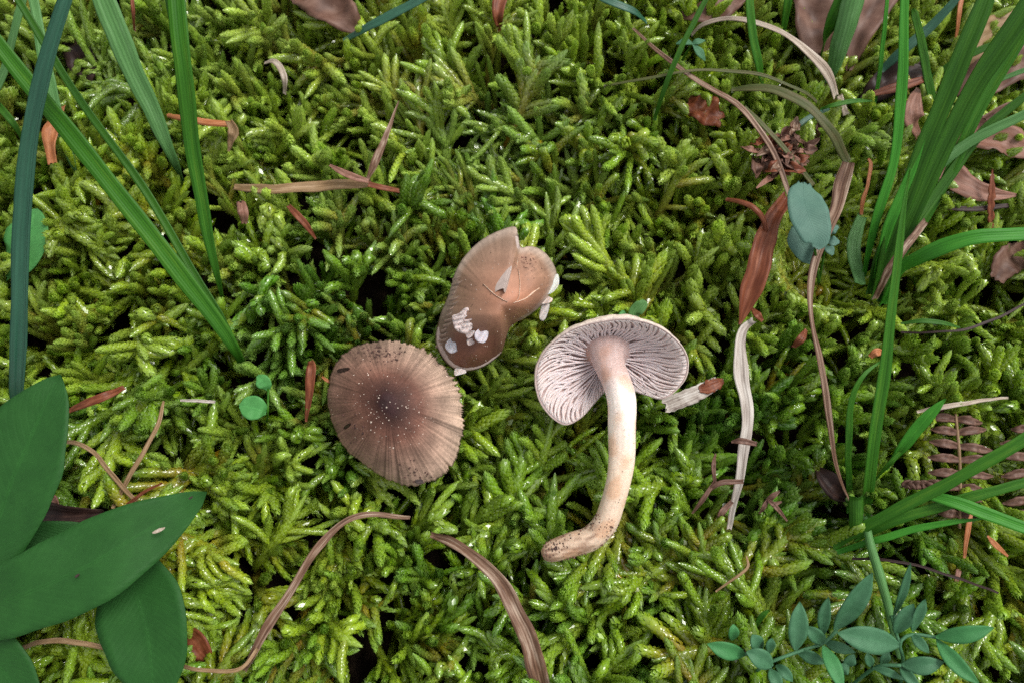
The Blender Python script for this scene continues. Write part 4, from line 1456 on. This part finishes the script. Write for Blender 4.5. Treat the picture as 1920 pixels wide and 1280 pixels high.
bl = leafy('broad_leaved_plant', (-70, 1120, -1.0), 'plant with broad smooth dark green leaves spreading over the moss', 'plant', [
    ([(-90, 1120, 1.0, 40), (-20, 1000, 1.5, 150), (20, 900, 1.8, 186), (52, 820, 2.0, 168), (84, 755, 2.1, 104), (103, 718, 2.1, 42), (113, 702, 2.1, 3)], 'broad'),
    ([(-110, 1165, .9, 60), (-20, 1138, 1.3, 122), (60, 1106, 1.6, 148), (150, 1066, 1.7, 156), (230, 1020, 1.7, 142), (300, 978, 1.6, 100), (352, 945, 1.5, 52), (376, 930, 1.5, 24), (387, 922, 1.5, 2)], 'broad'),
    ([(215, 1010, .5, 30), (240, 1075, .7, 120), (262, 1140, .8, 166), (275, 1200, .8, 160), (284, 1260, .7, 118), (290, 1320, .5, 40)], 'broad'),
    ([(-110, 1150, .5, 60), (-50, 1205, .8, 110), (5, 1262, .8, 120), (60, 1340, .7, 60)], 'broad'),
    ([(185, 990, .35, 8), (130, 1000, .5, 48), (60, 1022, .6, 86), (-20, 1060, .7, 90), (-90, 1110, .8, 40)], 'broad')],
    [([(-60, 1120, -1.0, 22), (-75, 1125, .2, 24), (-90, 1135, .9, 22)], 'grass_dark'), ([(215, 1012, .5, 12), (140, 1050, .45, 12), (-60, 1120, .3, 14)], 'grass_dark')])
for (x, y, rx, ry, lab, mt) in [(298, 993, 12, 6, 'scar', 'straw'), (145, 1078, 4, 4, 'dark', 'dark'), (358, 932, 4, 3, 'dark', 'dark')]:
    p, q = P(x - rx, y + ry, 1.80), P(x + rx, y - ry * .8, 1.78)
    pq = flake('leaf_scar', p, q, ry * pxcm(p) * 0.55, mt, None, thick=0.012)
    pw = Vector(pq['_w'])
    pq.parent = bl
    pq.location = pw - Vector(bl['_w'])

leafy('green_leaf', (40, 470, -0.4), 'soft round green leaf half hidden in moss behind the thick blue green blade', 'leaf', [([(10, 510, -.6, 30), (36, 480, -.25, 76), (52, 440, -.1, 82), (62, 402, -.15, 40), (66, 392, -.2, 6)], 'round')])
leafy('seedling', (470, 770, -0.6), 'seedling with tiny round bright green leaves beside the rust needle', 'seedling', [
    ([(500, 772, .2, 10), (490, 769, .35, 34), (475, 764, .4, 46), (458, 761, .4, 34), (449, 760, .38, 6)], 'round'),
    ([(503, 730, .1, 8), (498, 722, .2, 24), (490, 712, .25, 26), (483, 704, .2, 6)], 'round')], [([(500, 790, -.8, 4), (502, 772, .2, 4), (503, 728, .1, 4)], 'grass')])
leafy('small_leaf', (1300, 110, -0.3), 'small teal leaf of three narrow leaflets on the thin dark grass stem', 'leaf', [
    ([(1298, 82, .6, 4), (1285, 78, .65, 14), (1268, 82, .6, 3)], 'vetch', {'part': 'leaflet', 'm': 7}), ([(1298, 82, .6, 4), (1308, 78, .65, 12), (1322, 76, .6, 3)], 'vetch', {'part': 'leaflet', 'm': 7}),
    ([(1300, 84, .6, 4), (1312, 98, .6, 16), (1322, 114, .5, 3)], 'vetch', {'part': 'leaflet', 'm': 7})], [([(1275, 120, -.4, 5), (1298, 82, .6, 4)], 'grass_dark')])
leafy('water_leaf', (1210, 600, -0.4), 'pair of pale translucent round leaves behind the overturned mushroom cap', 'leaf', [
    ([(1196, 604, .3, 8), (1190, 588, .5, 24), (1204, 570, .6, 22), (1206, 562, .6, 4)], 'grass_pale', {'m': 7}), ([(1170, 604, .2, 8), (1168, 592, .4, 18), (1168, 582, .4, 4)], 'round', {'m': 7})])
leafy('blue_green_leaf_plant', (1530, 500, -0.8), 'blue green oval leaf with lobed companions above the twisted dry straw', 'leaf', [
    ([(1508, 345, 1.0, 22), (1508, 365, 1.1, 62), (1516, 400, 1.2, 74), (1528, 435, 1.2, 64), (1534, 455, 1.15, 40), (1530, 465, 1.1, 10)], 'blueleaf'),
    ([(1494, 425, .4, 20), (1502, 450, .5, 52), (1515, 478, .5, 40), (1522, 494, .4, 6)], 'blueleaf'),
    ([(1548, 440, .5, 6), (1560, 430, .6, 20), (1572, 425, .55, 5)], 'blueleaf', {'m': 7, 'part': 'lobe'}), ([(1550, 452, .5, 6), (1562, 452, .6, 20), (1574, 454, .55, 5)], 'blueleaf', {'m': 7, 'part': 'lobe'}), ([(1546, 462, .5, 6), (1556, 468, .6, 18), (1562, 478, .55, 5)], 'blueleaf', {'m': 7, 'part': 'lobe'})],
    [([(1535, 530, -.9, 6), (1528, 468, 1.0, 5)], 'grass_dark'), ([(1535, 530, -.9, 5), (1548, 460, .5, 4)], 'grass_dark')])

# ------------------------------------------------------------------ leafleted plant in the lower right
def vx(x, y):
    return 1280 + x / 2.977, 850 + y / 2.977


LF = [((630, 1095), (655, 825), 105, 1.0, 1.4, 0), ((785, 1065), (688, 965), 80, .9, 1.2, 0), ((785, 1015), (815, 800), 70, .9, 1.7, 0), ((850, 985), (1060, 665), 135, .9, 1.7, 0),
      ((1210, 1070), (865, 1000), 145, 1.2, 1.5, 0), ((790, 1050), (965, 1110), 62, .8, .8, 0), ((1190, 1005), (1292, 838), 98, 1.0, 1.5, 0), ((1288, 992), (1356, 812), 80, 1.0, 1.6, 0),
      ((1280, 1003), (1376, 1112), 60, 1.0, 1.1, 0), ((1415, 1022), (1738, 970), 100, 1.1, 1.4, 1), ((1420, 1035), (1658, 1285), 90, 1.0, 1.4, 1), ((1225, 1178), (1458, 1162), 98, .9, 1.1, 0),
      ((350, 1120), (138, 1060), 95, .8, 1.0, 1), ((500, 1188), (356, 1105), 105, .9, 1.1, 0), ((445, 1100), (388, 1008), 85, .8, 1.2, 0), ((490, 1112), (500, 1028), 58, .8, 1.2, 0),
      ((520, 1180), (614, 1272), 62, .8, .9, 0), ((490, 1200), (545, 1320), 72, .8, .9, 0), ((785, 1070), (895, 1320), 90, 1.1, 1.4, 1), ((640, 1110), (792, 1172), 72, .8, .9, 0),
      ((1215, 1182), (1325, 1310), 62, .8, 1.0, 0), ((1180, 905), (1272, 612), 52, .9, 2.0, 0), ((1060, 1195), (1235, 1262), 46, .6, .7, 0), ((905, 1190), (960, 1120), 62, .4, .6, 0),
      ((278, 1040), (285, 950), 62, .5, .7, 1), ((860, 1230), (930, 1180), 70, .3, .5, 0), ((1060, 1190), (1030, 1110), 50, .5, .7, 0), ((1110, 1180), (1150, 1100), 52, .4, .6, 0)]
vroot = empty('leaflet_plant', P(1560, 1260, -0.8))
tag(vroot, 'low plant with many narrow pointed blue green leaflets on thin stems', 'plant')
for (a, b, w, z0, z1, gr) in LF:
    a, b = np.array(vx(*a)), np.array(vx(*b))
    w = w / 2.977
    d = b - a
    nx = np.array([-d[1], d[0]]) * R(-0.05, 0.05)
    pr = [(0, 0.12), (0.12, 0.55), (0.3, 0.92), (0.5, 1.0), (0.7, 0.82), (0.87, 0.45), (1, 0.03)]
    ribbon('leaflet', [(*(a + d * t + nx * math.sin(math.pi * t)), z0 + (z1 - z0) * t + 0.12 * math.sin(math.pi * t), w * k) for t, k in pr],
           'vetch_green' if gr else 'vetch', vroot, n=16, m=7, fold=R(0.15, 0.4), thick=0.02, roll=R(-14, 14), midrib=0.014)
for st in [[(380, 1240, -.6), (470, 1172, .8), (640, 1105, .9), (785, 1055, .9), (860, 985, .9)], [(1215, 1290, -.6), (1230, 1150, .6), (1212, 1055, 1.1), (1280, 1008, 1.0), (1418, 1024, 1.0)],
           [(930, 1300, -.3), (1080, 1190, .6), (1220, 1180, .9)], [(1190, 1000, 1.0), (1180, 900, .9)], [(345, 1118, .8), (440, 1105, .8), (500, 1185, .9)], [(785, 1060, .9), (790, 1010, .9)], [(1212, 1055, 1.1), (1190, 1000, 1.0), (1165, 900, .3)]]:
    tube('stem', [(*vx(x, y), z, 6.5) for x, y, z in st], 'vetch', vroot, n=20, m=7)

# ------------------------------------------------------------------ dry straws, needles and leaf litter
def litter(name, pts, mat, label, cat, **kw):
    pts = [(p[0], p[1], p[2] - 0.16, p[3]) for p in pts]
    o = ribbon(name, pts, mat, **{'fold': 0.3, 'kink': 1.0, **kw})
    return tag(o, label, cat)


litter('dry_straw', [(1185, 55, .1, 4), (1250, 108, .5, 8), (1330, 165, .75, 11), (1390, 207, .8, 12), (1438, 265, .8, 11), (1468, 325, .75, 10), (1486, 380, .6, 6)], 'straw_brown', 'long thin greyish brown straw curving down to the blue green leaf', 'straw', fold=0.5)
litter('dry_straw', [(1296, 66, -.1, 5), (1320, 46, .4, 8), (1370, 37, .7, 9), (1430, 45, .9, 10), (1490, 76, 1.0, 14), (1535, 118, .9, 18), (1558, 152, .7, 18), (1566, 182, .3, 14)], 'straw', 'pale arched straw bent like a bow near the light green shoot', 'straw', fold=0.4)
litter('dry_straw', [(1574, 180, .15, 12), (1586, 215, -.05, 12)], 'straw', 'short pale straw stub below the arched straw', 'straw')
litter('withered_grass', [(1372, 168, .3, 6), (1410, 165, .6, 14), (1460, 172, .8, 18), (1515, 200, .85, 20), (1560, 248, .7, 20), (1588, 305, .2, 18)], 'olive', 'withered brown green blade arching above the shaggy husk', 'grass')
litter('dry_stalk', [(1132, 160, .1, 4), (1200, 148, .5, 5), (1285, 135, .7, 5), (1415, 138, .7, 6), (1500, 168, .5, 6), (1532, 192, .2, 5)], 'olive', 'very thin dark stalk lying flat across moss to the withered blade', 'stalk')
litter('dry_stalk', [(1396, 200, .75, 8), (1440, 245, .8, 9), (1490, 300, .7, 9), (1525, 348, .5, 8)], 'olive', 'olive stalk crossing over the shaggy brown husk', 'stalk')
litter('twisted_straw', [(1588, 306, .5, 24), (1577, 345, .6, 26), (1570, 390, .7, 22), (1552, 432, .9, 20), (1530, 490, .9, 17), (1520, 555, .8, 11), (1522, 615, .75, 9), (1533, 670, .7, 16), (1546, 730, .7, 19), (1555, 790, .65, 17), (1564, 855, .55, 14), (1578, 900, .4, 11), (1596, 938, .1, 6)], 'straw_brown', 'long twisted greyish brown straw running past the blue green leaf', 'straw', n=60, twist=60, roll=-20, fold=0.4)
litter('pale_straw', [(1412, 600, .2, 12), (1392, 618, .5, 17), (1384, 650, .6, 22), (1389, 700, .7, 27), (1400, 750, .7, 26), (1401, 800, .65, 24), (1393, 850, .5, 19), (1383, 905, .35, 16), (1366, 990, -.1, 8)], 'straw_white', 'whitish flat straw hanging down from the red brown leaf', 'straw', n=44, fold=0.5)
litter('dry_leaf', [(1474, 368, .1, 22), (1452, 405, .4, 30), (1432, 460, .7, 40), (1415, 520, .7, 44), (1400, 565, .6, 30), (1388, 608, .35, 5)], 'rust', 'narrow red brown dry leaf leaning down to the whitish straw', 'leaf', n=30, m=7, fold=0.5, wave=0.15)
litter('red_stalk', [(1362, 373, .4, 8), (1390, 378, .7, 10), (1415, 390, .8, 11), (1432, 412, .7, 10), (1438, 440, .5, 8)], 'rust', 'hooked dark red stalk beside the narrow red brown leaf', 'stalk', fold=-0.6)
o = litter('straw_chip', [(1249, 760, .55, 29), (1280, 748, .6, 30), (1310, 735, .6, 29), (1345, 717, .5, 22)], 'straw_white', 'short chip of white straw with rusty end touching the gilled cap', 'straw', n=22, m=9, fold=0.12, thick=0.05, jag=0.08)
ribbon('rusty_end', [(1312, 729, .455, 10), (1322, 728, .465, 20), (1334, 723, .46, 24), (1348, 717, .40, 18), (1356, 712, .32, 8)], 'rust', o, n=14, m=9, fold=0.12, thick=0.06, jag=0.25)
litter('brown_straw', [(462, 1258, .0, 8), (480, 1215, .5, 15), (510, 1160, .7, 17), (552, 1092, .8, 16), (600, 1022, .8, 14), (645, 980, .75, 11), (700, 965, .6, 11), (768, 968, .1, 6)], 'straw_brown', 'slender brown straw bent in a curve below the domed cap', 'straw', n=44, fold=0.4)
litter('tan_stalk', [(322, 1240, .2, 6), (360, 1252, .5, 7), (410, 1258, .6, 7), (452, 1252, .6, 7), (482, 1215, .5, 6)], 'tan', 'thin tan stalk running from the broad leaf to the bent brown straw', 'stalk')
litter('brown_straw', [(808, 1000, .1, 10), (850, 1020, .55, 18), (900, 1052, .75, 22), (945, 1100, .85, 27), (975, 1155, .8, 34), (995, 1210, .65, 36), (1025, 1330, .2, 34)], 'straw_brown', 'wide curved brown straw with pale stripe below the stem tip', 'straw', n=44, m=7, fold=0.45)
litter('tan_stalk', [(40, 1215, .2, 8), (75, 1203, .5, 9), (120, 1200, .5, 10), (200, 1214, .4, 9)], 'tan', 'pinkish tan stalk passing under the lower broad leaf', 'stalk')
litter('thin_straw', [(306, 752, .5, 4), (298, 790, .6, 8), (275, 838, .6, 8), (240, 895, .5, 9), (212, 952, .1, 7)], 'tan', 'thin tan straw leaning from moss towards the broad leaves', 'straw')
litter('thin_straw', [(100, 828, .5, 6), (145, 830, .7, 8), (178, 850, .7, 8), (205, 885, .6, 9), (255, 938, .3, 8)], 'tan', 'curved tan straw beside the upper broad leaf edge', 'straw')
litter('needle', [(238, 946, .5, 7), (270, 922, .7, 6), (303, 905, .8, 3)], 'rust', 'short rusty needle above the tip of the broad leaf', 'needle')
litter('needle', [(338, 750, .4, 4), (370, 751, .45, 6), (403, 753, .4, 5)], 'straw_white', 'short white needle lying flat on the moss', 'needle')
litter('bark_strip', [(130, 770, .1, 8), (160, 756, .35, 15), (200, 741, .35, 16), (232, 726, .0, 10)], 'rust', 'reddish bark strip half sunk in moss by the upper broad leaf', 'bark')
litter('needle', [(582, 676, .3, 9), (584, 690, .5, 18), (580, 735, .4, 15), (574, 790, .0, 4)], 'rust', 'flat rust red needle standing beside the domed cap', 'needle', fold=0.5)
litter('needle', [(604, 706, .3, 4), (612, 712, .35, 6), (622, 718, .3, 3)], 'orange', 'tiny orange scale at the left rim of the domed cap', 'scale')
litter('needle', [(618, 310, .5, 4), (640, 322, .6, 12), (665, 333, .6, 13), (692, 340, .5, 8)], 'pink', 'pinkish pointed bud scale joined to a dry brown sliver', 'scale', fold=0.5)
litter('dry_sliver', [(748, 190, .8, 2), (732, 232, .85, 7), (716, 275, .8, 13), (702, 308, .7, 15), (690, 335, .5, 6)], 'straw_brown', 'brown dry leaf sliver pointing up from the pinkish scale', 'leaf', fold=0.5)
litter('needle', [(692, 346, .45, 10), (722, 353, .4, 10), (748, 358, .2, 8)], 'rust', 'rusty needle end beside the pinkish scale', 'needle')
litter('tan_strip', [(440, 352, -.4, 12), (490, 354, .06, 18), (540, 353, .22, 20), (600, 350, .05, 20), (645, 346, .32, 19), (694, 343, .35, 14)], 'tan', 'broad tan grass strip partly buried under moss', 'straw', fold=0.2)
litter('tan_strip', [(452, 380, .1, 16), (456, 400, .1, 20), (458, 418, -.1, 12)], 'pink', 'pinkish leaf scrap tucked under the broad tan strip', 'leaf', fold=0.1)
litter('needle', [(541, 386, .5, 8), (556, 402, .6, 13), (574, 422, .5, 12), (592, 448, .2, 4)], 'rust', 'short dark red scale below the broad tan strip', 'scale', fold=0.5)
o = litter('bud_scale', [(314, 216, .2, 8), (345, 222, .55, 12), (390, 229, .65, 13), (432, 232, .6, 12)], 'orange', 'orange straw with a crumpled brown bract behind the upright blade', 'straw', fold=-0.4)
ribbon('bract', [(430, 228, .6, 12), (438, 245, .55, 20), (434, 262, .4, 15), (428, 284, .15, 4)], 'tan', o, n=12, m=7, fold=0.5, wave=0.4)
litter('curled_straw', [(496, 118, .2, 4), (512, 115, .5, 10), (526, 128, .6, 12), (534, 150, .55, 11), (533, 176, .2, 6)], 'straw', 'small pale hooked straw curl standing in the moss', 'straw')
litter('dry_leaf', [(116, 200, -.1, 14), (102, 228, .3, 26), (94, 262, .35, 26), (98, 305, .2, 16)], 'orange', 'orange brown curled leaf piece behind the grass crossing', 'leaf', m=7, fold=0.4, wave=0.3)
litter('dry_leaf', [(120, 60, -.9, 30), (145, 95, -.7, 52), (160, 130, -.8, 46), (165, 160, -.9, 12)], 'dark', 'blackish purple dead leaf in a hollow beside crossing grass', 'leaf', m=7, wave=0.5)
litter('needle', [(247, -30, .6, 6), (249, 20, .5, 7), (252, 58, .0, 5)], 'rust', 'dark red upright stalk beside the wide pale blade', 'stalk')
litter('dry_leaf', [(560, -40, -.2, 90), (610, 0, .0, 84), (650, 35, .0, 56), (678, 62, -.3, 10)], 'leafbrown', 'dark purplish dead leaf behind the flat bluish blade', 'leaf', m=9, wave=0.3, jag=0.05)
litter('dry_leaf', [(955, -40, .1, 22), (938, 0, .2, 26), (934, 30, .1, 20), (938, 58, -.4, 8)], 'rust', 'rust brown leaf strip sticking in the moss at the far edge', 'leaf', m=7, fold=0.5)
litter('dry_leaf', [(1280, 30, -.2, 20), (1310, 24, .1, 40), (1350, 18, .15, 44), (1400, -20, .1, 30)], 'leafbrown', 'brown leaf half covered by moss behind the arched straw', 'leaf', m=7, wave=0.3)
litter('dry_leaf', [(1290, 190, -.6, 30), (1320, 205, -.45, 60), (1350, 225, -.6, 30)], 'rust', 'dark rusty leaf deep in a hollow under the thin stalk', 'leaf', m=7, wave=0.3)
litter('dry_leaf', [(1560, -60, -.0, 110), (1535, 10, -.05, 96), (1528, 60, -.1, 72), (1540, 110, -.4, 30)], 'leafbrown', 'greyish brown dead leaf behind the light green shoot', 'leaf', m=9, wave=0.25, jag=0.04)
litter('dry_leaf', [(1690, -60, .1, 60), (1640, 10, .05, 60), (1610, 70, -.1, 44), (1590, 130, -.5, 14)], 'leafbrown', 'pinkish brown dead leaf on the far side of the light green shoot', 'leaf', m=9, wave=0.25)
litter('dry_leaf', [(1620, 190, -.5, 20), (1650, 165, -.3, 50), (1690, 140, -.3, 60), (1730, 130, -.5, 30)], 'dark', 'dark maroon dead leaf under the thin bright grass stem', 'leaf', m=9, wave=0.4)
litter('dry_leaf', [(1630, 178, -.1, 8), (1680, 165, .0, 18), (1730, 150, -.1, 12)], 'rust', 'reddish stalk lying in front of the dark maroon leaf', 'stalk')
litter('dry_leaf', [(1780, 120, -.3, 30), (1830, 90, -.1, 70), (1880, 60, -.1, 70), (1960, 20, -.1, 40)], 'tan', 'tan dead leaf between the dark blades of the large tuft', 'leaf', m=9, wave=0.25)
litter('dry_leaf', [(1770, 170, -.4, 30), (1840, 150, -.2, 66), (1900, 120, -.2, 70), (1980, 100, -.2, 40)], 'leafbrown', 'brown dead leaf lying under the fine pale grass tip', 'leaf', m=9, wave=0.25)
litter('needle', [(1806, -20, .6, 8), (1798, 30, .4, 8), (1792, 80, -.2, 6)], 'orange', 'upright orange brown stalk near the tan dead leaf', 'stalk')
litter('dry_leaf', [(1722, 166, .1, 8), (1714, 195, .25, 30), (1712, 225, .2, 36), (1722, 258, -.3, 16)], 'pink', 'small pinkish leaf end showing beside the blunt grass blade', 'leaf', m=7, wave=0.2)
litter('dry_leaf', [(1738, 300, -.2, 20), (1770, 318, .1, 46), (1805, 345, .2, 52), (1845, 362, .2, 34), (1905, 366, .1, 6)], 'pink', 'smooth pinkish brown leaf pointing away from the large tuft', 'leaf', m=9, wave=0.25)
litter('dry_leaf', [(1780, 250, -.2, 30), (1830, 250, .1, 66), (1880, 262, .15, 62), (1930, 278, .1, 40), (1985, 290, .0, 8)], 'pink', 'toothed pinkish brown leaf with curled margin behind the pale blade', 'leaf', n=34, m=9, wave=0.3, tooth=4)
litter('dry_leaf', [(1850, 225, .3, 20), (1880, 205, .4, 16), (1905, 190, .4, 4)], 'leafbrown', 'curled brown leaf margin above the toothed leaf', 'leaf', m=7, fold=0.8)
litter('fern_tip', [(1862, 318, .6, 3), (1860, 345, .5, 10), (1858, 380, .3, 13), (1858, 435, -.2, 10)], 'rust', 'upright dark brown fern tip below the smooth pinkish leaf', 'fern', jag=0.4, n=20)
litter('dry_stalk', [(1760, 388, .1, 8), (1820, 392, .2, 10), (1890, 386, .1, 8)], 'dark', 'flat dark stick behind the upright fern tip', 'stick')
litter('needle', [(1628, 298, .6, 4), (1633, 310, .6, 7), (1626, 350, .5, 6), (1618, 375, .4, 8), (1615, 402, .2, 6)], 'orange', 'bent orange brown bud stalk left of the large tuft', 'stalk')
litter('dry_grass', [(1735, 415, .6, 12), (1700, 460, .7, 15), (1668, 505, .4, 16), (1640, 560, -.4, 10)], 'straw_brown', 'dry pinkish brown blade with orange foot beside the large tuft', 'straw')
litter('thin_twig', [(1690, 622, .2, 4), (1760, 622, .5, 4), (1810, 618, .6, 5), (1860, 600, .6, 5), (1960, 550, .6, 4)], 'dark', 'thin dark curved twig lying across the moss', 'twig')
litter('thin_twig', [(1598, 1046, .4, 5), (1660, 1050, .7, 5), (1730, 1062, .8, 5), (1800, 1084, .8, 5), (1872, 1112, .4, 4)], 'dark', 'thin black stem crossing behind the grass shoot stem', 'twig')
litter('curled_straw', [(1400, 1042, .4, 3), (1402, 1062, .5, 5), (1382, 1080, .5, 5), (1342, 1108, .3, 3)], 'tan', 'hair thin bent tan straw on moss below the stem', 'straw')
litter('needle', [(1822, 962, .3, 5), (1815, 990, .35, 10), (1808, 1045, .1, 5)], 'orange', 'upright orange needle below the dead fern', 'needle')
litter('needle', [(1852, 1004, .3, 4), (1866, 1020, .35, 11), (1890, 1042, .1, 4)], 'orange', 'slanting orange scale beside the upright orange needle', 'scale')
litter('needle', [(1798, 1068, .3, 10), (1794, 1085, .3, 9), (1790, 1105, .0, 6)], 'pink', 'short pink stub under the thin black stem', 'scale')
litter('needle', [(1632, 668, .3, 10), (1644, 660, .4, 15), (1658, 662, .2, 8)], 'orange', 'small orange leaf crumb behind the tall straight blade', 'leaf')
litter('needle', [(1488, 650, .1, 8), (1502, 635, .3, 16), (1512, 618, .1, 6)], 'rust', 'small rust scale in moss beside the twisted straw', 'scale')
litter('needle', [(1408, 576, .3, 4), (1420, 590, .5, 14), (1430, 602, .4, 6)], 'rust', 'small triangular red brown scale at the top of the whitish straw', 'scale')
litter('dry_leaf', [(1532, 876, -.3, 8), (1548, 895, -.1, 34), (1568, 918, -.1, 40), (1585, 936, -.3, 10)], 'dark', 'dark folded leaf where the twisted straw ends', 'leaf', m=7, fold=0.6)
litter('dry_leaf', [(1925, 470, -.5, 40), (1890, 490, -.3, 56), (1870, 520, -.4, 30)], 'leafbrown', 'brown fern scrap in a dark gap by the arching bright blade', 'leaf', m=7, tooth=3, n=20)
litter('dry_leaf', [(45, 958, .1, 20), (90, 962, .4, 44), (140, 966, .5, 34), (195, 962, .5, 14)], 'dark', 'dark brown folded leaf between the two largest broad leaves', 'leaf', m=7, fold=0.7)
litter('dry_leaf', [(84, 924, .1, 20), (98, 940, .3, 22), (112, 962, .2, 10)], 'pink', 'pale pinkish leaf scrap above the dark folded leaf', 'leaf', m=7, wave=0.3)
litter('dry_leaf', [(345, 1180, -.6, 20), (362, 1200, -.4, 44), (378, 1222, -.4, 40), (395, 1240, -.6, 10)], 'rust', 'dark red leaf in a gap beside the lower broad leaf', 'leaf', m=7)
litter('dry_leaf', [(1402, 1190, -.1, 14), (1408, 1215, .1, 22), (1404, 1250, -.1, 12)], 'pink', 'reddish withered leaflet below the left leaflets', 'leaf', m=7)

# shaggy husk: many curled bracts round a middle
husk = empty('withered_husk', P(1470, 300, -0.4))
tag(husk, 'shaggy withered brown seed husk with frayed bracts', 'husk')
hg = np.random.default_rng(77)
for i in range(44):
    a = hg.uniform(0, 6.28)
    ln = hg.uniform(28, 66)
    cx, cy = 1466 + hg.normal(0, 24), 288 + hg.normal(0, 18)
    e = (cx + math.cos(a) * ln * 1.1, cy + math.sin(a) * ln * 0.8)
    w = hg.uniform(10, 26)
    ribbon('bract', [(cx, cy, -.1, w * 0.6), ((cx * 2 + e[0]) / 3, (cy * 2 + e[1]) / 3, .25 + hg.uniform(0, .3), w), ((cx + 2 * e[0]) / 3, (cy + 2 * e[1]) / 3, .35 + hg.uniform(0, .35), w * 0.8), (e[0], e[1], .2 + hg.uniform(-.1, .5), 3)],
           ['leafbrown', 'pink', 'leafbrown', 'rust', 'straw_brown'][i % 5], husk, n=12, m=7, fold=0.5, wave=0.4, jag=0.15)

# dead fern fronds
def fern(name, base, label, rach, pairs, ln0, side=(1, -1)):
    root = empty(name, P(*base))
    tag(root, label, 'fern')
    tube('rachis', [(*r, 6) for r in rach], 'tan', root, n=20, m=6)
    sp = spline([(r[0], r[1], r[2]) for r in rach], pairs + 2)
    for i in range(pairs):
        x, y, z = sp[i + 1]
        for s in side:
            ln = ln0 * (0.6 + 0.4 * math.sin(math.pi * (i + 1) / (pairs + 1))) * R(0.85, 1.15)
            dy = R(-10, 8)
            ribbon('pinna', [(x, y, z, 10), (x + s * ln * 0.4, y + dy * 0.4 - 2, z + .1, 17), (x + s * ln * 0.75, y + dy * 0.8, z + .05, 13), (x + s * ln, y + dy, z - .05, 3)],
                   'leafbrown', root, n=14, m=5, fold=0.4, wave=0.3, tooth=3)


fern('dead_fern', (1798, 990, -0.7), 'dead brown fern frond with paired toothed leaflets below the bright leaf blade', [(1786, 735, -.5), (1794, 800, -.35), (1800, 880, -.3), (1799, 990, -.5)], 9, 62)
fern('dead_fern', (1940, 980, -0.7), 'dead fern frond partly out of view beyond the spreading grass blades', [(1940, 780, -.4), (1935, 860, -.3), (1940, 990, -.4)], 7, 60)
fern('dead_fern', (1720, 950, -0.6), 'small curled dead fern end where grass blades fork', [(1765, 905, .1), (1730, 910, .2), (1700, 905, .1)], 5, 26)
litter('pale_straw', [(1720, 772, .2, 5), (1770, 762, .4, 9), (1830, 752, .3, 7), (1890, 745, .1, 4)], 'straw', 'pale thin straw lying across the dead fern frond', 'straw')

# scattered brown bracts below the whitish straw
for (nm, label, parts) in [
    ('frayed_bract', 'frayed brown bract with forked ends crossing the foot of the whitish straw', [[(1298, 962, .2, 3), (1318, 935, .5, 9), (1340, 903, .5, 6)], [(1322, 925, .4, 4), (1350, 905, .6, 10), (1394, 902, .5, 8)], [(1340, 905, .4, 6), (1338, 870, .5, 8), (1342, 850, .3, 3)], [(1372, 940, .3, 8), (1352, 962, .4, 12), (1348, 980, .1, 4)]]),
    ('star_bract', 'star shaped dry bract lying on moss beside the frayed one', [[(1432, 945, .4, 5), (1448, 930, .6, 11), (1462, 920, .6, 3)], [(1438, 935, .5, 5), (1455, 950, .6, 9), (1476, 976, .4, 3)], [(1440, 936, .5, 5), (1432, 950, .5, 9), (1424, 962, .3, 3)], [(1440, 934, .5, 5), (1450, 944, .6, 9), (1466, 940, .5, 3)]]),
    ('brown_chip', 'small brown oval chip resting on the whitish straw', [[(1372, 828, .75, 4), (1390, 826, .85, 12), (1418, 832, .75, 8)]])]:
    root = empty(nm, P(parts[0][0][0], parts[0][0][1], 0))
    tag(root, label, 'bract')
    for q in parts:
        ribbon('bract_piece', q, 'leafbrown', root, n=12, m=5, fold=0.5, wave=0.2)
GROUPS = {'grass_strand': 'single grass blades', 'grass_tuft': 'grass tufts', 'dry_leaf': 'dead leaves in the litter', 'needle': 'needles and scales in the moss',
          'dead_fern': 'dead fern fronds', 'gill_fragment': 'broken gill pieces', 'bark_flake': 'dark flakes on the domed cap', 'dry_straw': 'dry straws', 'brown_straw': 'brown straws',
          'pale_straw': 'pale straws', 'thin_straw': 'thin tan straws', 'tan_stalk': 'tan stalks', 'dry_stalk': 'dry stalks', 'thin_twig': 'thin dark twigs', 'curled_straw': 'curled straws', 'tan_strip': 'tan strips'}
for o in bpy.data.objects:
    if 'label' in o.keys() and o.name.split('.')[0] in GROUPS:
        o['group'] = GROUPS[o.name.split('.')[0]]
    if '_w' in o.keys():
        del o['_w']
